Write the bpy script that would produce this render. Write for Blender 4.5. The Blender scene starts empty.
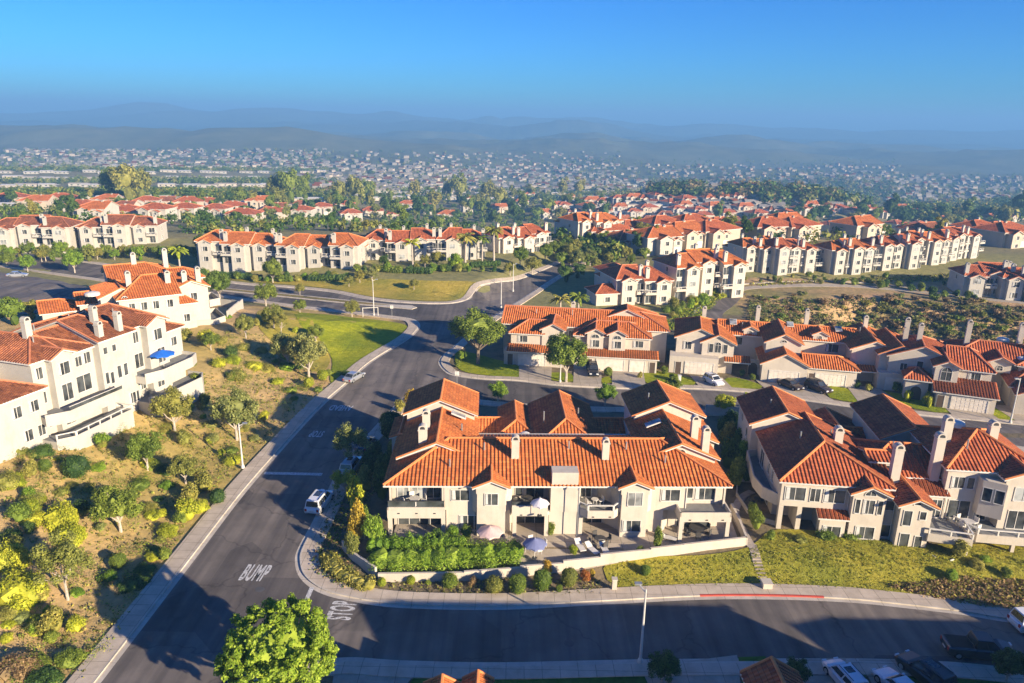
import bpy, bmesh, math, random
import numpy as np
from mathutils import Vector, Matrix, noise
R = math.radians
random.seed(7); rng = np.random.default_rng(7)
sc = bpy.context.scene; col = sc.collection

# ------------------------------------------------------------ camera, sky, sun, exposure
F, PITCH, ROLL, HC = 740.0, R(16.8), R(1.05), 44.0
cam = bpy.data.cameras.new('camera'); co = bpy.data.objects.new('camera', cam); col.objects.link(co)
cam.sensor_width = 36; cam.lens = F*36/1024; cam.clip_start = .5; cam.clip_end = 60000
co.matrix_world = Matrix.Translation((0, 0, HC)) @ Matrix.Rotation(math.pi/2-PITCH, 4, 'X') @ Matrix.Rotation(ROLL, 4, 'Z')
sc.camera = co
SUN_AZ = (0.777, -0.63); SUN_EL = R(16.9)
world = bpy.data.worlds.new('World'); sc.world = world; world.use_nodes = True
wn = world.node_tree; wn.nodes.clear()
sky = wn.nodes.new('ShaderNodeTexSky'); sky.sky_type = 'NISHITA'; sky.sun_disc = False
sky.sun_elevation = SUN_EL; sky.sun_rotation = math.atan2(SUN_AZ[0], SUN_AZ[1])
sky.altitude = 200; sky.air_density = 1.0; sky.dust_density = 0.1; sky.ozone_density = 2.2
bg = wn.nodes.new('ShaderNodeBackground'); bg.inputs[1].default_value = 0.079
wo = wn.nodes.new('ShaderNodeOutputWorld')
hs = wn.nodes.new('ShaderNodeHueSaturation'); hs.inputs['Saturation'].default_value = 1.2
wn.links.new(sky.outputs[0], hs.inputs['Color']); gn = wn.nodes.new('ShaderNodeMix'); gn.data_type = 'RGBA'; gn.blend_type = 'MULTIPLY'; gn.inputs[0].default_value = 1; gn.inputs[7].default_value = (.11, .41, .90, 1)
wn.links.new(hs.outputs[0], gn.inputs[6]); wn.links.new(gn.outputs[2], bg.inputs[0]); wn.links.new(bg.outputs[0], wo.inputs[0])
sl = bpy.data.lights.new('sun', 'SUN'); sl.energy = 5.0; sl.angle = R(.55); sl.color = (1, .84, .62)
so = bpy.data.objects.new('sun', sl); col.objects.link(so); so.location = (100, -80, 150)
sdir = Vector((SUN_AZ[0]*math.cos(SUN_EL), SUN_AZ[1]*math.cos(SUN_EL), math.sin(SUN_EL)))
so.rotation_euler = sdir.to_track_quat('Z', 'Y').to_euler()
sc.view_settings.view_transform = 'Standard'; sc.view_settings.look = 'None'
sc.view_settings.exposure = 1.36; sc.view_settings.gamma = 1
sc.cycles.use_denoising = True
sc.cycles.max_bounces = 6; sc.cycles.diffuse_bounces = 3; sc.cycles.glossy_bounces = 2
sc.cycles.transmission_bounces = 2; sc.cycles.volume_bounces = 0; sc.cycles.transparent_max_bounces = 8
sc.cycles.use_adaptive_sampling = True; sc.cycles.adaptive_threshold = 0.02

# ------------------------------------------------------------ ground shape
def S(a, b, t):
    t = min(1, max(0, (t-a)/(b-a))); return t*t*(3-2*t)
def hill(x, y, cx, cy, rx, ry, h):
    q = ((x-cx)/rx)**2+((y-cy)/ry)**2
    return h*math.exp(-q) if q < 9 else 0
XL = ([0, 110, 130, 157, 163], [-36.5, -34.2, -31.6, -24.2, -27.5])
NRM = (math.sin(math.atan2(55, -128)), -math.cos(math.atan2(55, -128)))   # normal of the upper road, pointing away from camera
def upl(x, y):      # signed distance beyond the near kerb of the upper left road
    return (x+26)*0.395+(y-163.5)*0.919
def terrain(x, y):
    h = 0.0
    if x < -20 and y < 235:
        m = min(float(np.interp(y, *XL))-x, -upl(x, y)-2.5)-.6
        if m > 0:
            a = 5.4*S(125, 100, y)+4.3*S(100, 125, y)
            h += a*S(0, 26, m)
            h += .25*math.sin(x*.5)*math.sin(y*.37+1)*S(0, 8, m)
    d3 = upl(x, y)-19
    if d3 > 0 and x < 20 and y < 340:
        h += 2.4*S(340, 270, y)*S(2, 13, d3)*S(-4, -14, x+(-(y-181)*.33 if y > 181 else 0))
    if x > -19:
        h += 1.0*S(63.2, 68, y)*S(106, 101, y)*S(-18.5, -14.5, x)
        edge = float(np.interp(x, [60, 95, 134, 300], [194, 196, 184, 178]))
        cm = S(134, 152, y)*(1-S(edge-26, edge-2, y))*S(60, 84, x)
        h += -13*cm
        if cm > 0: h += 2.6*S(0, .25, cm)*noise.fractal(Vector((x/15., y/15., 1.)), .9, 2.1, 4)
        h += 2.2*S(200, 225, y)*S(24, 62, x)*S(700, 300, y)
    # the land falls to the valley
    if y > 250:
        k = S(-260, 0, x)*.4+.6
        h -= 42*S(255, 600, y)*k + 30*S(420, 1500, y)
        h += hill(x, y, 235, 720, 140, 95, 30) + hill(x, y, 90, 740, 120, 60, 10)
        h += hill(x, y, -250, 560, 260, 90, 10)
        h += 7*math.sin(x/130.)*math.sin(y/170.+1)*S(500, 1100, y)
        h += hill(x, y, 900, 900, 260, 160, 18)+hill(x, y, 560, 620, 130, 120, 12)
        if y > 1100:
            q = noise.fractal(Vector((x/520., y/420., 3.1)), .9, 2.1, 5)
            h += 18*q*S(1100, 2000, y) + 26*max(0, q)*S(1800, 2600, y)
        if y > 1500:
            h += hill(x, y, -650, 2300, 600, 260, 36) + hill(x, y, -1500, 2500, 900, 350, 30) + hill(x, y, 150, 2600, 500, 250, 26)
            h += hill(x, y, 1500, 2500, 600, 260, 20) + hill(x, y, 700, 3300, 700, 350, 40)
            h += 10*math.sin(x/260.+.7)*math.sin(y/310.)*S(1500, 2200, y)
            q = 1+.35*noise.fractal(Vector((x/900., y/700., 9.)), .8, 2.1, 5); h += q*(hill(x, y, -300, 4600, 900, 400, 55)+hill(x, y, 500, 4700, 500, 400, 62)+hill(x, y, -1800, 5200, 1500, 500, 55))
            h += hill(x, y, -2300, 6000, 1800, 500, 130)*(1+.1*math.sin(x/170.))+hill(x, y, 700, 6400, 1600, 600, 100)*(1+.1*math.sin(x/230.))
            h += hill(x, y, 3600, 6000, 1700, 500, 80)*(1+.1*math.sin(x/190.))
    return h
def ray(px, py):
    u = (px-512)/F; v = -(py-341.5)/F
    c, s = math.cos(ROLL), math.sin(ROLL); u, v = u*c-v*s, u*s+v*c
    return (u, math.cos(PITCH)+v*math.sin(PITCH), -math.sin(PITCH)+v*math.cos(PITCH))
def G(px, py, h=0.0):            # the point at height h seen at a pixel of the photograph
    d = ray(px, py); t = (h-HC)/d[2]
    return (d[0]*t, d[1]*t)
def GT(px, py):                  # the same, on the terrain
    d = ray(px, py); t = 20.0
    while t < 9000:
        x, y, z = d[0]*t, d[1]*t, HC+d[2]*t
        if z <= terrain(x, y):
            lo, hi = t-max(.4, t*.004), t
            for _ in range(12):
                m = (lo+hi)/2
                if HC+d[2]*m <= terrain(d[0]*m, d[1]*m): hi = m
                else: lo = m
            return (d[0]*hi, d[1]*hi)
        t += max(.4, t*.004)
    return (d[0]*t, d[1]*t)
def PJ(x, y, h=0.0):             # back to the photograph, for counting things from left to right
    z = y*math.cos(PITCH)+(HC-h)*math.sin(PITCH); u = x/z; v = ((h-HC)*math.cos(PITCH)+y*math.sin(PITCH))/z
    c, s = math.cos(ROLL), math.sin(ROLL); u, v = u*c+v*s, -u*s+v*c
    return (512+F*u, 341.5-F*v)

# ------------------------------------------------------------ materials
MATS = {}
def newmat(name):
    m = bpy.data.materials.new(name); m.use_nodes = True; MATS[name] = m
    nt = m.node_tree; return m, nt, nt.nodes['Principled BSDF']
def N(nt, t, **kw):
    n = nt.nodes.new(t)
    for k, v in kw.items():
        if k.startswith('i_'):
            key = k[2:]; n.inputs[int(key) if key.isdigit() else key].default_value = v
        else: setattr(n, k, v)
    return n
def L(nt, a, b): nt.links.new(a, b)
def ramp(nt, stops):
    r = nt.nodes.new('ShaderNodeValToRGB'); e = r.color_ramp.elements
    while len(e) < len(stops): e.new(.5)
    for i, (p, c) in enumerate(stops): e[i].position = p; e[i].color = (*c, 1) if len(c) == 3 else c
    return r
def mixc(nt, a, b, f, mode='MIX'):
    m = nt.nodes.new('ShaderNodeMix'); m.data_type = 'RGBA'; m.blend_type = mode
    for i, s in ((0, f), (6, a), (7, b)):
        if hasattr(s, 'links') or isinstance(s, bpy.types.NodeSocket): L(nt, s, m.inputs[i])
        else: m.inputs[i].default_value = s if i == 0 else (*s, 1)
    return m.outputs[2]
def plain(name, c, rough=.8, metal=0, var=.12, scale=1.5, spec=.3):
    m, nt, b = newmat(name)
    g = N(nt, 'ShaderNodeNewGeometry'); n = N(nt, 'ShaderNodeTexNoise', i_Scale=scale, i_Detail=5.0)
    L(nt, g.outputs['Position'], n.inputs['Vector'])
    r = ramp(nt, [(.3, tuple(v*(1-var) for v in c)), (.7, tuple(min(1, v*(1+var)) for v in c))])
    L(nt, n.outputs[0], r.inputs[0]); L(nt, r.outputs[0], b.inputs['Base Color'])
    b.inputs['Roughness'].default_value = rough; b.inputs['Metallic'].default_value = metal
    b.inputs['Specular IOR Level'].default_value = spec
    return m
def stucco(name, c):
    m, nt, b = newmat(name)
    g = N(nt, 'ShaderNodeNewGeometry'); n = N(nt, 'ShaderNodeTexNoise', i_Scale=.5, i_Detail=6.0, i_Roughness=.65)
    L(nt, g.outputs['Position'], n.inputs['Vector'])
    mp = N(nt, 'ShaderNodeMapping'); mp.inputs['Scale'].default_value = (2.5, 2.5, .25)
    L(nt, g.outputs['Position'], mp.inputs[0]); n2 = N(nt, 'ShaderNodeTexNoise', i_Scale=1.6, i_Detail=4.0); L(nt, mp.outputs[0], n2.inputs['Vector'])
    r = ramp(nt, [(.28, tuple(v*.82 for v in c)), (.5, tuple(v*.97 for v in c)), (.7, c)]); L(nt, n.outputs[0], r.inputs[0])
    r2 = ramp(nt, [(.3, (.95, .94, .92)), (.5, (1, 1, 1))]); L(nt, n2.outputs[0], r2.inputs[0])
    L(nt, mixc(nt, r.outputs[0], r2.outputs[0], 1.0, 'MULTIPLY'), b.inputs['Base Color'])
    b.inputs['Roughness'].default_value = .9; b.inputs['Specular IOR Level'].default_value = .2
    n3 = N(nt, 'ShaderNodeTexNoise', i_Scale=22.0, i_Detail=3.0); L(nt, g.outputs['Position'], n3.inputs['Vector'])
    bp = N(nt, 'ShaderNodeBump', i_Strength=.25, i_Distance=.03); L(nt, n3.outputs[0], bp.inputs['Height']); L(nt, bp.outputs[0], b.inputs['Normal'])
    return m
def tile(name, ca, cb, mottled=.5):
    m, nt, b = newmat(name)
    uv = N(nt, 'ShaderNodeUVMap'); g = N(nt, 'ShaderNodeNewGeometry')
    br = N(nt, 'ShaderNodeTexBrick', offset=0.0, i_Scale=1.0)
    br.inputs['Brick Width'].default_value = .42; br.inputs['Row Height'].default_value = .40; br.inputs['Mortar Size'].default_value = .018
    br.inputs['Color1'].default_value = (*ca, 1); br.inputs['Color2'].default_value = (*cb, 1)
    br.inputs['Mortar'].default_value = (*[v*.35 for v in ca], 1)
    L(nt, uv.outputs[0], br.inputs['Vector'])
    n = N(nt, 'ShaderNodeTexNoise', i_Scale=.35, i_Detail=6.0, i_Roughness=.7); L(nt, g.outputs['Position'], n.inputs['Vector'])
    r = ramp(nt, [(.3, (1-mottled*.55,)*3), (.62, (1.12, 1.08, 1.0))]); L(nt, n.outputs[0], r.inputs[0])
    wn_ = N(nt, 'ShaderNodeTexWhiteNoise', noise_dimensions='2D')
    vm = N(nt, 'ShaderNodeVectorMath', operation='SNAP'); vm.inputs[1].default_value = (.42, .4, 1)
    L(nt, uv.outputs[0], vm.inputs[0]); L(nt, vm.outputs[0], wn_.inputs['Vector'])
    r3 = ramp(nt, [(0, (1-mottled*.4,)*3), (.25, (1, 1, 1)), (1, (1.1, 1.12, 1.1))]); L(nt, wn_.outputs[0], r3.inputs[0])
    c = mixc(nt, br.outputs[0], r.outputs[0], 1.0, 'MULTIPLY'); c = mixc(nt, c, r3.outputs[0], 1.0, 'MULTIPLY')
    L(nt, c, b.inputs['Base Color']); b.inputs['Roughness'].default_value = .75; b.inputs['Specular IOR Level'].default_value = .25
    sx = N(nt, 'ShaderNodeSeparateXYZ'); L(nt, uv.outputs[0], sx.inputs[0])
    m1 = N(nt, 'ShaderNodeMath', operation='MULTIPLY'); m1.inputs[1].default_value = 2*math.pi/.42; L(nt, sx.outputs[0], m1.inputs[0])
    s1 = N(nt, 'ShaderNodeMath', operation='SINE'); L(nt, m1.outputs[0], s1.inputs[0])
    m2 = N(nt, 'ShaderNodeMath', operation='MULTIPLY'); m2.inputs[1].default_value = 1/.4; L(nt, sx.outputs[1], m2.inputs[0])
    f2 = N(nt, 'ShaderNodeMath', operation='FRACT'); L(nt, m2.outputs[0], f2.inputs[0])
    ad = N(nt, 'ShaderNodeMath', operation='MULTIPLY_ADD'); ad.inputs[1].default_value = -1.0
    L(nt, f2.outputs[0], ad.inputs[0]); L(nt, s1.outputs[0], ad.inputs[2])
    bp = N(nt, 'ShaderNodeBump', i_Strength=.8, i_Distance=.05); L(nt, ad.outputs[0], bp.inputs['Height']); L(nt, bp.outputs[0], b.inputs['Normal'])
    return m
def leafmat(name, ca, cb, cc):
    m, nt, b = newmat(name)
    g = N(nt, 'ShaderNodeNewGeometry'); oi = N(nt, 'ShaderNodeObjectInfo')
    r = ramp(nt, [(0, ca), (.55, cb), (1, cc)]); L(nt, g.outputs['Random Per Island'], r.inputs[0])
    n = N(nt, 'ShaderNodeTexNoise', i_Scale=.9, i_Detail=3.0); L(nt, g.outputs['Position'], n.inputs['Vector'])
    r2 = ramp(nt, [(.3, (.72, .74, .7)), (.7, (1.25, 1.2, 1.05))]); L(nt, n.outputs[0], r2.inputs[0])
    r3 = ramp(nt, [(0, (.8, .88, .8)), (1, (1.18, 1.08, .95))]); L(nt, oi.outputs['Random'], r3.inputs[0])
    c = mixc(nt, r.outputs[0], r2.outputs[0], 1.0, 'MULTIPLY'); c = mixc(nt, c, r3.outputs[0], 1.0, 'MULTIPLY')
    L(nt, c, b.inputs['Base Color']); b.inputs['Roughness'].default_value = .6; b.inputs['Specular IOR Level'].default_value = .2
    t = N(nt, 'ShaderNodeBsdfTranslucent'); L(nt, c, t.inputs[0])
    ms = N(nt, 'ShaderNodeMixShader', i_0=.3); L(nt, b.outputs[0], ms.inputs[1]); L(nt, t.outputs[0], ms.inputs[2])
    L(nt, ms.outputs[0], nt.nodes['Material Output'].inputs[0])
    return m
CREAM = stucco('cream_stucco', (.56, .495, .405)); WHITE = stucco('white_stucco', (.475, .445, .385)); BEIGE = stucco('beige_stucco', (.47, .40, .31))
TRIM = plain('white_trim', (.62, .59, .53), .5); 
TILE_O = tile('orange_tile', (.61, .20, .058), (.49, .13, .036), .5)
TILE_R = tile('red_tile', (.52, .15, .055), (.38, .095, .04), .6)
TILE_B = tile('weathered_tile', (.40, .145, .065), (.26, .092, .05), .95)
CAP_O = plain('orange_cap', (.62, .22, .07), .7); CAP_R = plain('red_cap', (.50, .18, .085), .7)
DARKM = plain('dark_metal', (.05, .05, .05), .5); GREYM = plain('grey_metal', (.42, .42, .40), .45, .6)
POLE = plain('pale_pole', (.55, .53, .48), .6); WOODM = plain('brown_wood', (.30, .15, .08), .7)
TERRA = plain('terracotta_paving', (.38, .20, .13), .8, scale=3); DECK = plain('grey_decking', (.20, .20, .19), .8)
FURN = plain('dark_furniture', (.07, .065, .06), .6); FURNL = plain('pale_furniture', (.6, .57, .52), .6)
BARK = plain('bark', (.20, .15, .11), .9, var=.35, scale=6); BARKL = plain('pale_bark', (.42, .36, .29), .9, var=.3, scale=5)
DOORG = plain('garage_door_paint', (.70, .63, .53), .6); DOORD = plain('dark_door', (.10, .07, .05), .5)
CURT = plain('curtain', (.55, .54, .50), .5, spec=.6)
PAVE = plain('paving_stone', (.36, .31, .26), .85, var=.2, scale=2.5)
def glass(name, c, rough):
    m, nt, b = newmat(name)
    g = N(nt, 'ShaderNodeNewGeometry'); n = N(nt, 'ShaderNodeTexNoise', i_Scale=.8); L(nt, g.outputs['Position'], n.inputs['Vector'])
    r = ramp(nt, [(.35, tuple(v*.5 for v in c)), (.65, tuple(v*1.6 for v in c))]); L(nt, n.outputs[0], r.inputs[0]); L(nt, r.outputs[0], b.inputs['Base Color'])
    b.inputs['Roughness'].default_value = rough; b.inputs['Specular IOR Level'].default_value = .8
    return m
GLASS = glass('window_glass', (.055, .06, .06), .12); GLASSB = glass('pale_window_glass', (.26, .27, .26), .25)

def ground_mat():
    m, nt, b = newmat('ground_soil')
    at = N(nt, 'ShaderNodeAttribute', attribute_name='gcol'); g = N(nt, 'ShaderNodeNewGeometry')
    n = N(nt, 'ShaderNodeTexNoise', i_Scale=.55, i_Detail=9.0, i_Roughness=.72); L(nt, g.outputs['Position'], n.inputs['Vector'])
    r = ramp(nt, [(.28, (.62, .64, .56)), (.5, (1, 1, 1)), (.72, (1.35, 1.25, 1.12))]); L(nt, n.outputs[0], r.inputs[0])
    n4 = N(nt, 'ShaderNodeTexNoise', i_Scale=.012, i_Detail=8.0, i_Roughness=.7); L(nt, g.outputs['Position'], n4.inputs['Vector'])
    r4 = ramp(nt, [(.35, (.6, .68, .6)), (.6, (1.2, 1.15, 1.05))]); L(nt, n4.outputs[0], r4.inputs[0])
    c = mixc(nt, at.outputs[0], r.outputs[0], 1.0, 'MULTIPLY'); c = mixc(nt, c, r4.outputs[0], .6, 'MULTIPLY')
    L(nt, c, b.inputs['Base Color']); b.inputs['Roughness'].default_value = .95; b.inputs['Specular IOR Level'].default_value = .1
    bp = N(nt, 'ShaderNodeBump', i_Strength=.7, i_Distance=.35); L(nt, n.outputs[0], bp.inputs['Height']); L(nt, bp.outputs[0], b.inputs['Normal'])
    return m
def turf(name, ca, cb, cc, scale=1.2, bump=.25):
    m, nt, b = newmat(name)
    g = N(nt, 'ShaderNodeNewGeometry'); n = N(nt, 'ShaderNodeTexNoise', i_Scale=scale, i_Detail=9.0, i_Roughness=.75); L(nt, g.outputs['Position'], n.inputs['Vector'])
    n2 = N(nt, 'ShaderNodeTexNoise', i_Scale=.13, i_Detail=4.0); L(nt, g.outputs['Position'], n2.inputs['Vector'])
    r = ramp(nt, [(.3, ca), (.52, cb), (.75, cc)]); L(nt, n.outputs[0], r.inputs[0])
    r2 = ramp(nt, [(.35, (.7, .78, .7)), (.65, (1.25, 1.12, 1.0))]); L(nt, n2.outputs[0], r2.inputs[0])
    L(nt, mixc(nt, r.outputs[0], r2.outputs[0], 1.0, 'MULTIPLY'), b.inputs['Base Color'])
    b.inputs['Roughness'].default_value = .95; b.inputs['Specular IOR Level'].default_value = .1
    bp = N(nt, 'ShaderNodeBump', i_Strength=.8, i_Distance=bump); L(nt, n.outputs[0], bp.inputs['Height']); L(nt, bp.outputs[0], b.inputs['Normal'])
    return m
def asphalt():
    m, nt, b = newmat('asphalt')
    g = N(nt, 'ShaderNodeNewGeometry')
    n = N(nt, 'ShaderNodeTexNoise', i_Scale=.16, i_Detail=8.0, i_Roughness=.65); L(nt, g.outputs['Position'], n.inputs['Vector'])
    mp = N(nt, 'ShaderNodeMapping'); mp.inputs['Scale'].default_value = (1.4, .06, 1); L(nt, g.outputs['Position'], mp.inputs[0])
    n2 = N(nt, 'ShaderNodeTexNoise', i_Scale=.6, i_Detail=5.0); L(nt, mp.outputs[0], n2.inputs['Vector'])
    v = N(nt, 'ShaderNodeTexVoronoi', i_Scale=.075, i_Randomness=1.0, distance='CHEBYCHEV'); L(nt, g.outputs['Position'], v.inputs['Vector'])
    sp = N(nt, 'ShaderNodeSeparateColor'); L(nt, v.outputs['Color'], sp.inputs[0])
    r0 = ramp(nt, [(.3, (.105, .092, .08)), (.7, (.19, .165, .142))]); L(nt, n.outputs[0], r0.inputs[0])
    r1 = ramp(nt, [(.3, (.66, .66, .68)), (.7, (1.3, 1.27, 1.22))]); L(nt, n2.outputs[0], r1.inputs[0])
    r2 = ramp(nt, [(0, (.62, .63, .66)), (.3, (.95, .95, .95)), (.31, (1, 1, 1)), (1, (1.2, 1.17, 1.13))]); L(nt, sp.outputs[0], r2.inputs[0])
    vc = N(nt, 'ShaderNodeTexVoronoi', feature='DISTANCE_TO_EDGE', i_Scale=.11); 
    nw = N(nt, 'ShaderNodeTexNoise', i_Scale=.5, i_Detail=4.0); L(nt, g.outputs['Position'], nw.inputs['Vector'])
    mv = N(nt, 'ShaderNodeVectorMath', operation='MULTIPLY_ADD'); mv.inputs[1].default_value = (3, 3, 0)
    L(nt, nw.outputs['Color'], mv.inputs[0]); L(nt, g.outputs['Position'], mv.inputs[2]); L(nt, mv.outputs[0], vc.inputs['Vector'])
    r5 = ramp(nt, [(.0, (.35, .35, .36)), (.014, (1, 1, 1))]); L(nt, vc.outputs[0], r5.inputs[0])
    c = mixc(nt, r0.outputs[0], r1.outputs[0], 1.0, 'MULTIPLY'); c = mixc(nt, c, r2.outputs[0], 1.0, 'MULTIPLY'); c = mixc(nt, c, r5.outputs[0], .5, 'MULTIPLY')
    L(nt, c, b.inputs['Base Color']); b.inputs['Roughness'].default_value = .85; b.inputs['Specular IOR Level'].default_value = .25
    n3 = N(nt, 'ShaderNodeTexNoise', i_Scale=14.0, i_Detail=3.0); L(nt, g.outputs['Position'], n3.inputs['Vector'])
    bp = N(nt, 'ShaderNodeBump', i_Strength=.4, i_Distance=.02); L(nt, n3.outputs[0], bp.inputs['Height']); L(nt, bp.outputs[0], b.inputs['Normal'])
    return m
def concrete(name, c, w=1.5):
    m, nt, b = newmat(name)
    g = N(nt, 'ShaderNodeNewGeometry'); n = N(nt, 'ShaderNodeTexNoise', i_Scale=.7, i_Detail=8.0, i_Roughness=.7); L(nt, g.outputs['Position'], n.inputs['Vector'])
    br = N(nt, 'ShaderNodeTexBrick', offset=0.0, i_Scale=1.0); br.inputs['Brick Width'].default_value = w; br.inputs['Row Height'].default_value = w
    br.inputs['Mortar Size'].default_value = .03; br.inputs['Color1'].default_value = (*c, 1); br.inputs['Color2'].default_value = (*[v*.88 for v in c], 1)
    br.inputs['Mortar'].default_value = (*[v*.55 for v in c], 1); L(nt, g.outputs['Position'], br.inputs['Vector'])
    r = ramp(nt, [(.3, (.75, .73, .7)), (.65, (1.05, 1.04, 1.03))]); L(nt, n.outputs[0], r.inputs[0])
    L(nt, mixc(nt, br.outputs[0], r.outputs[0], 1.0, 'MULTIPLY'), b.inputs['Base Color']); b.inputs['Roughness'].default_value = .9
    b.inputs['Specular IOR Level'].default_value = .2
    return m
GROUND = ground_mat(); ASPH = asphalt(); WALK = concrete('sidewalk_concrete', (.58, .49, .38)); KERB = concrete('kerb_concrete', (.58, .52, .43), 3)
DRIVE = concrete('driveway_concrete', (.46, .395, .31), 3); PAINT = plain('road_paint', (.52, .51, .48), .8, var=.45, scale=7); REDP = plain('red_kerb_paint', (.42, .07, .05), .7)
LAWN = turf('lawn_grass', (.14, .18, .010), (.26, .30, .015), (.38, .39, .035)); LAWND = turf('dry_lawn_grass', (.26, .22, .035), (.40, .33, .06), (.54, .42, .13))
IVY = turf('ivy_cover', (.20, .18, .02), (.36, .33, .045), (.50, .45, .10), 1.6, .5)
LEAF = {
 'green': leafmat('green_leaves', (.085, .13, .018), (.17, .235, .035), (.30, .37, .07)),
 'bright': leafmat('bright_green_leaves', (.09, .17, .014), (.21, .34, .03), (.37, .50, .075)),
 'yellow': leafmat('yellow_green_leaves', (0.184, 0.230, 0.014), (0.391, 0.437, 0.034), (0.598, 0.598, 0.069)),
 'dark': leafmat('dark_green_leaves', (0.032, 0.072, 0.020), (0.080, 0.145, 0.032), (0.160, 0.246, 0.058)),
 'olive': leafmat('olive_leaves', (0.143, 0.156, 0.033), (0.286, 0.286, 0.065), (0.468, 0.442, 0.130)),
 'grey': leafmat('grey_green_leaves', (.13, .16, .05), (.24, .27, .09), (.40, .42, .17)),
 'brown': leafmat('brown_scrub_leaves', (0.149, 0.103, 0.057), (0.287, 0.207, 0.115), (0.437, 0.322, 0.196)),
 'gold': leafmat('golden_leaves', (0.300, 0.200, 0.020), (0.550, 0.380, 0.040), (0.700, 0.520, 0.100)),
 'red': leafmat('reddish_leaves', (0.200, 0.060, 0.020), (0.380, 0.140, 0.040), (0.450, 0.280, 0.080)),
}
# ------------------------------------------------------------ mesh helpers
class M:
    def __init__(s): s.v = []; s.f = []; s.m = []; s.uv = {}; s.mats = []
    def mi(s, mat):
        if mat not in s.mats: s.mats.append(mat)
        return s.mats.index(mat)
    def face(s, pts, mat, uv=None):
        i = len(s.v); s.v += [tuple(p) for p in pts]; s.f.append(tuple(range(i, i+len(pts)))); s.m.append(s.mi(mat))
        if uv: s.uv[len(s.f)-1] = uv
    def prism(s, pts, z0, z1, mat, top=None):     # pts counter-clockwise
        n = len(pts); i = len(s.v); k = s.mi(mat); kt = s.mi(top or mat)
        s.v += [(x, y, z0) for x, y in pts]+[(x, y, z1) for x, y in pts]
        for a in range(n):
            b = (a+1) % n; s.f.append((i+a, i+b, i+n+b, i+n+a)); s.m.append(k)
        s.f.append(tuple(range(i+n, i+2*n))); s.m.append(kt); s.f.append(tuple(range(i+n-1, i-1, -1))); s.m.append(k)
    def box(s, x0, y0, z0, x1, y1, z1, mat, top=None): s.prism([(x0, y0), (x1, y0), (x1, y1), (x0, y1)], z0, z1, mat, top)
    def bar(s, a, b, w, mat, n=6, w2=None):          # round bar between two points
        a, b = Vector(a), Vector(b); d = (b-a)
        if d.length < 1e-6: return
        d.normalize(); u = d.orthogonal().normalized(); q = d.cross(u); i = len(s.v); k = s.mi(mat); w2 = w if w2 is None else w2
        for p, r in ((a, w), (b, w2)):
            for j in range(n):
                t = 2*math.pi*j/n; s.v.append(tuple(p+u*(r*math.cos(t))+q*(r*math.sin(t))))
        for j in range(n):
            t = (j+1) % n; s.f.append((i+j, i+t, i+n+t, i+n+j)); s.m.append(k)
        s.f.append(tuple(range(i+n, i+2*n))); s.m.append(k); s.f.append(tuple(range(i+n-1, i-1, -1))); s.m.append(k)
    def lathe(s, prof, mat, n=12, c=(0, 0)):
        i = len(s.v); k = s.mi(mat)
        for r, z in prof:
            for j in range(n): t = 2*math.pi*j/n; s.v.append((c[0]+r*math.cos(t), c[1]+r*math.sin(t), z))
        for a in range(len(prof)-1):
            for j in range(n):
                t = (j+1) % n; s.f.append((i+a*n+j, i+a*n+t, i+(a+1)*n+t, i+(a+1)*n+j)); s.m.append(k)
    def mesh(s, name, smooth=False):
        me = bpy.data.meshes.new(name); me.from_pydata(s.v, [], s.f)
        for mt in s.mats: me.materials.append(mt)
        me.polygons.foreach_set('material_index', s.m)
        if s.uv:
            ul = me.uv_layers.new(name='UVMap'); 
            for fi, uvs in s.uv.items():
                ls = me.polygons[fi].loop_start
                for j, q in enumerate(uvs): ul.data[ls+j].uv = q
        if smooth: me.polygons.foreach_set('use_smooth', [True]*len(s.f))
        me.update(); return me
    def build(s, name, parent=None, loc=(0, 0, 0), rz=0, smooth=False, **kw):
        return put(name, s.mesh(name, smooth), parent, loc, rz, **kw)
def put(name, me, parent=None, loc=(0, 0, 0), rz=0, **kw):
    o = bpy.data.objects.new(name, me); col.objects.link(o); o.location = loc; o.rotation_euler[2] = rz
    if parent: o.parent = parent
    for k, v in kw.items(): o[k] = v
    return o
def thing(name, label, cat, loc=(0, 0, 0), rz=0, group=None, me=None):
    o = put(name, me, None, loc, rz); o['label'] = label; o['category'] = cat
    if group: o['group'] = group
    return o
def copy_tree(o, parent=None):
    c = o.copy(); col.objects.link(c); c.parent = parent
    kids = KIDS.get(o.name)
    if kids is None: kids = KIDS[o.name] = list(o.children)
    for ch in kids: copy_tree(ch, c)
    return c
KIDS = {}
def grid_z(pts):
    return [(x, y, terrain(x, y)) for x, y in pts]
def smooth_line(p, k=6, closed=False):
    out = []; n = len(p)
    for i in range(n if closed else n-1):
        if closed: a, b, c, d = p[i-1], p[i], p[(i+1) % n], p[(i+2) % n]
        else: a, b, c, d = p[max(i-1, 0)], p[i], p[i+1], p[min(i+2, n-1)]
        for j in range(k):
            t = j/k; t2, t3 = t*t, t*t*t
            out.append(tuple(.5*(2*b[m]+(c[m]-a[m])*t+(2*a[m]-5*b[m]+4*c[m]-d[m])*t2+(3*b[m]-a[m]-3*c[m]+d[m])*t3) for m in (0, 1)))
    if not closed: out.append(tuple(p[-1]))
    return out
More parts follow.
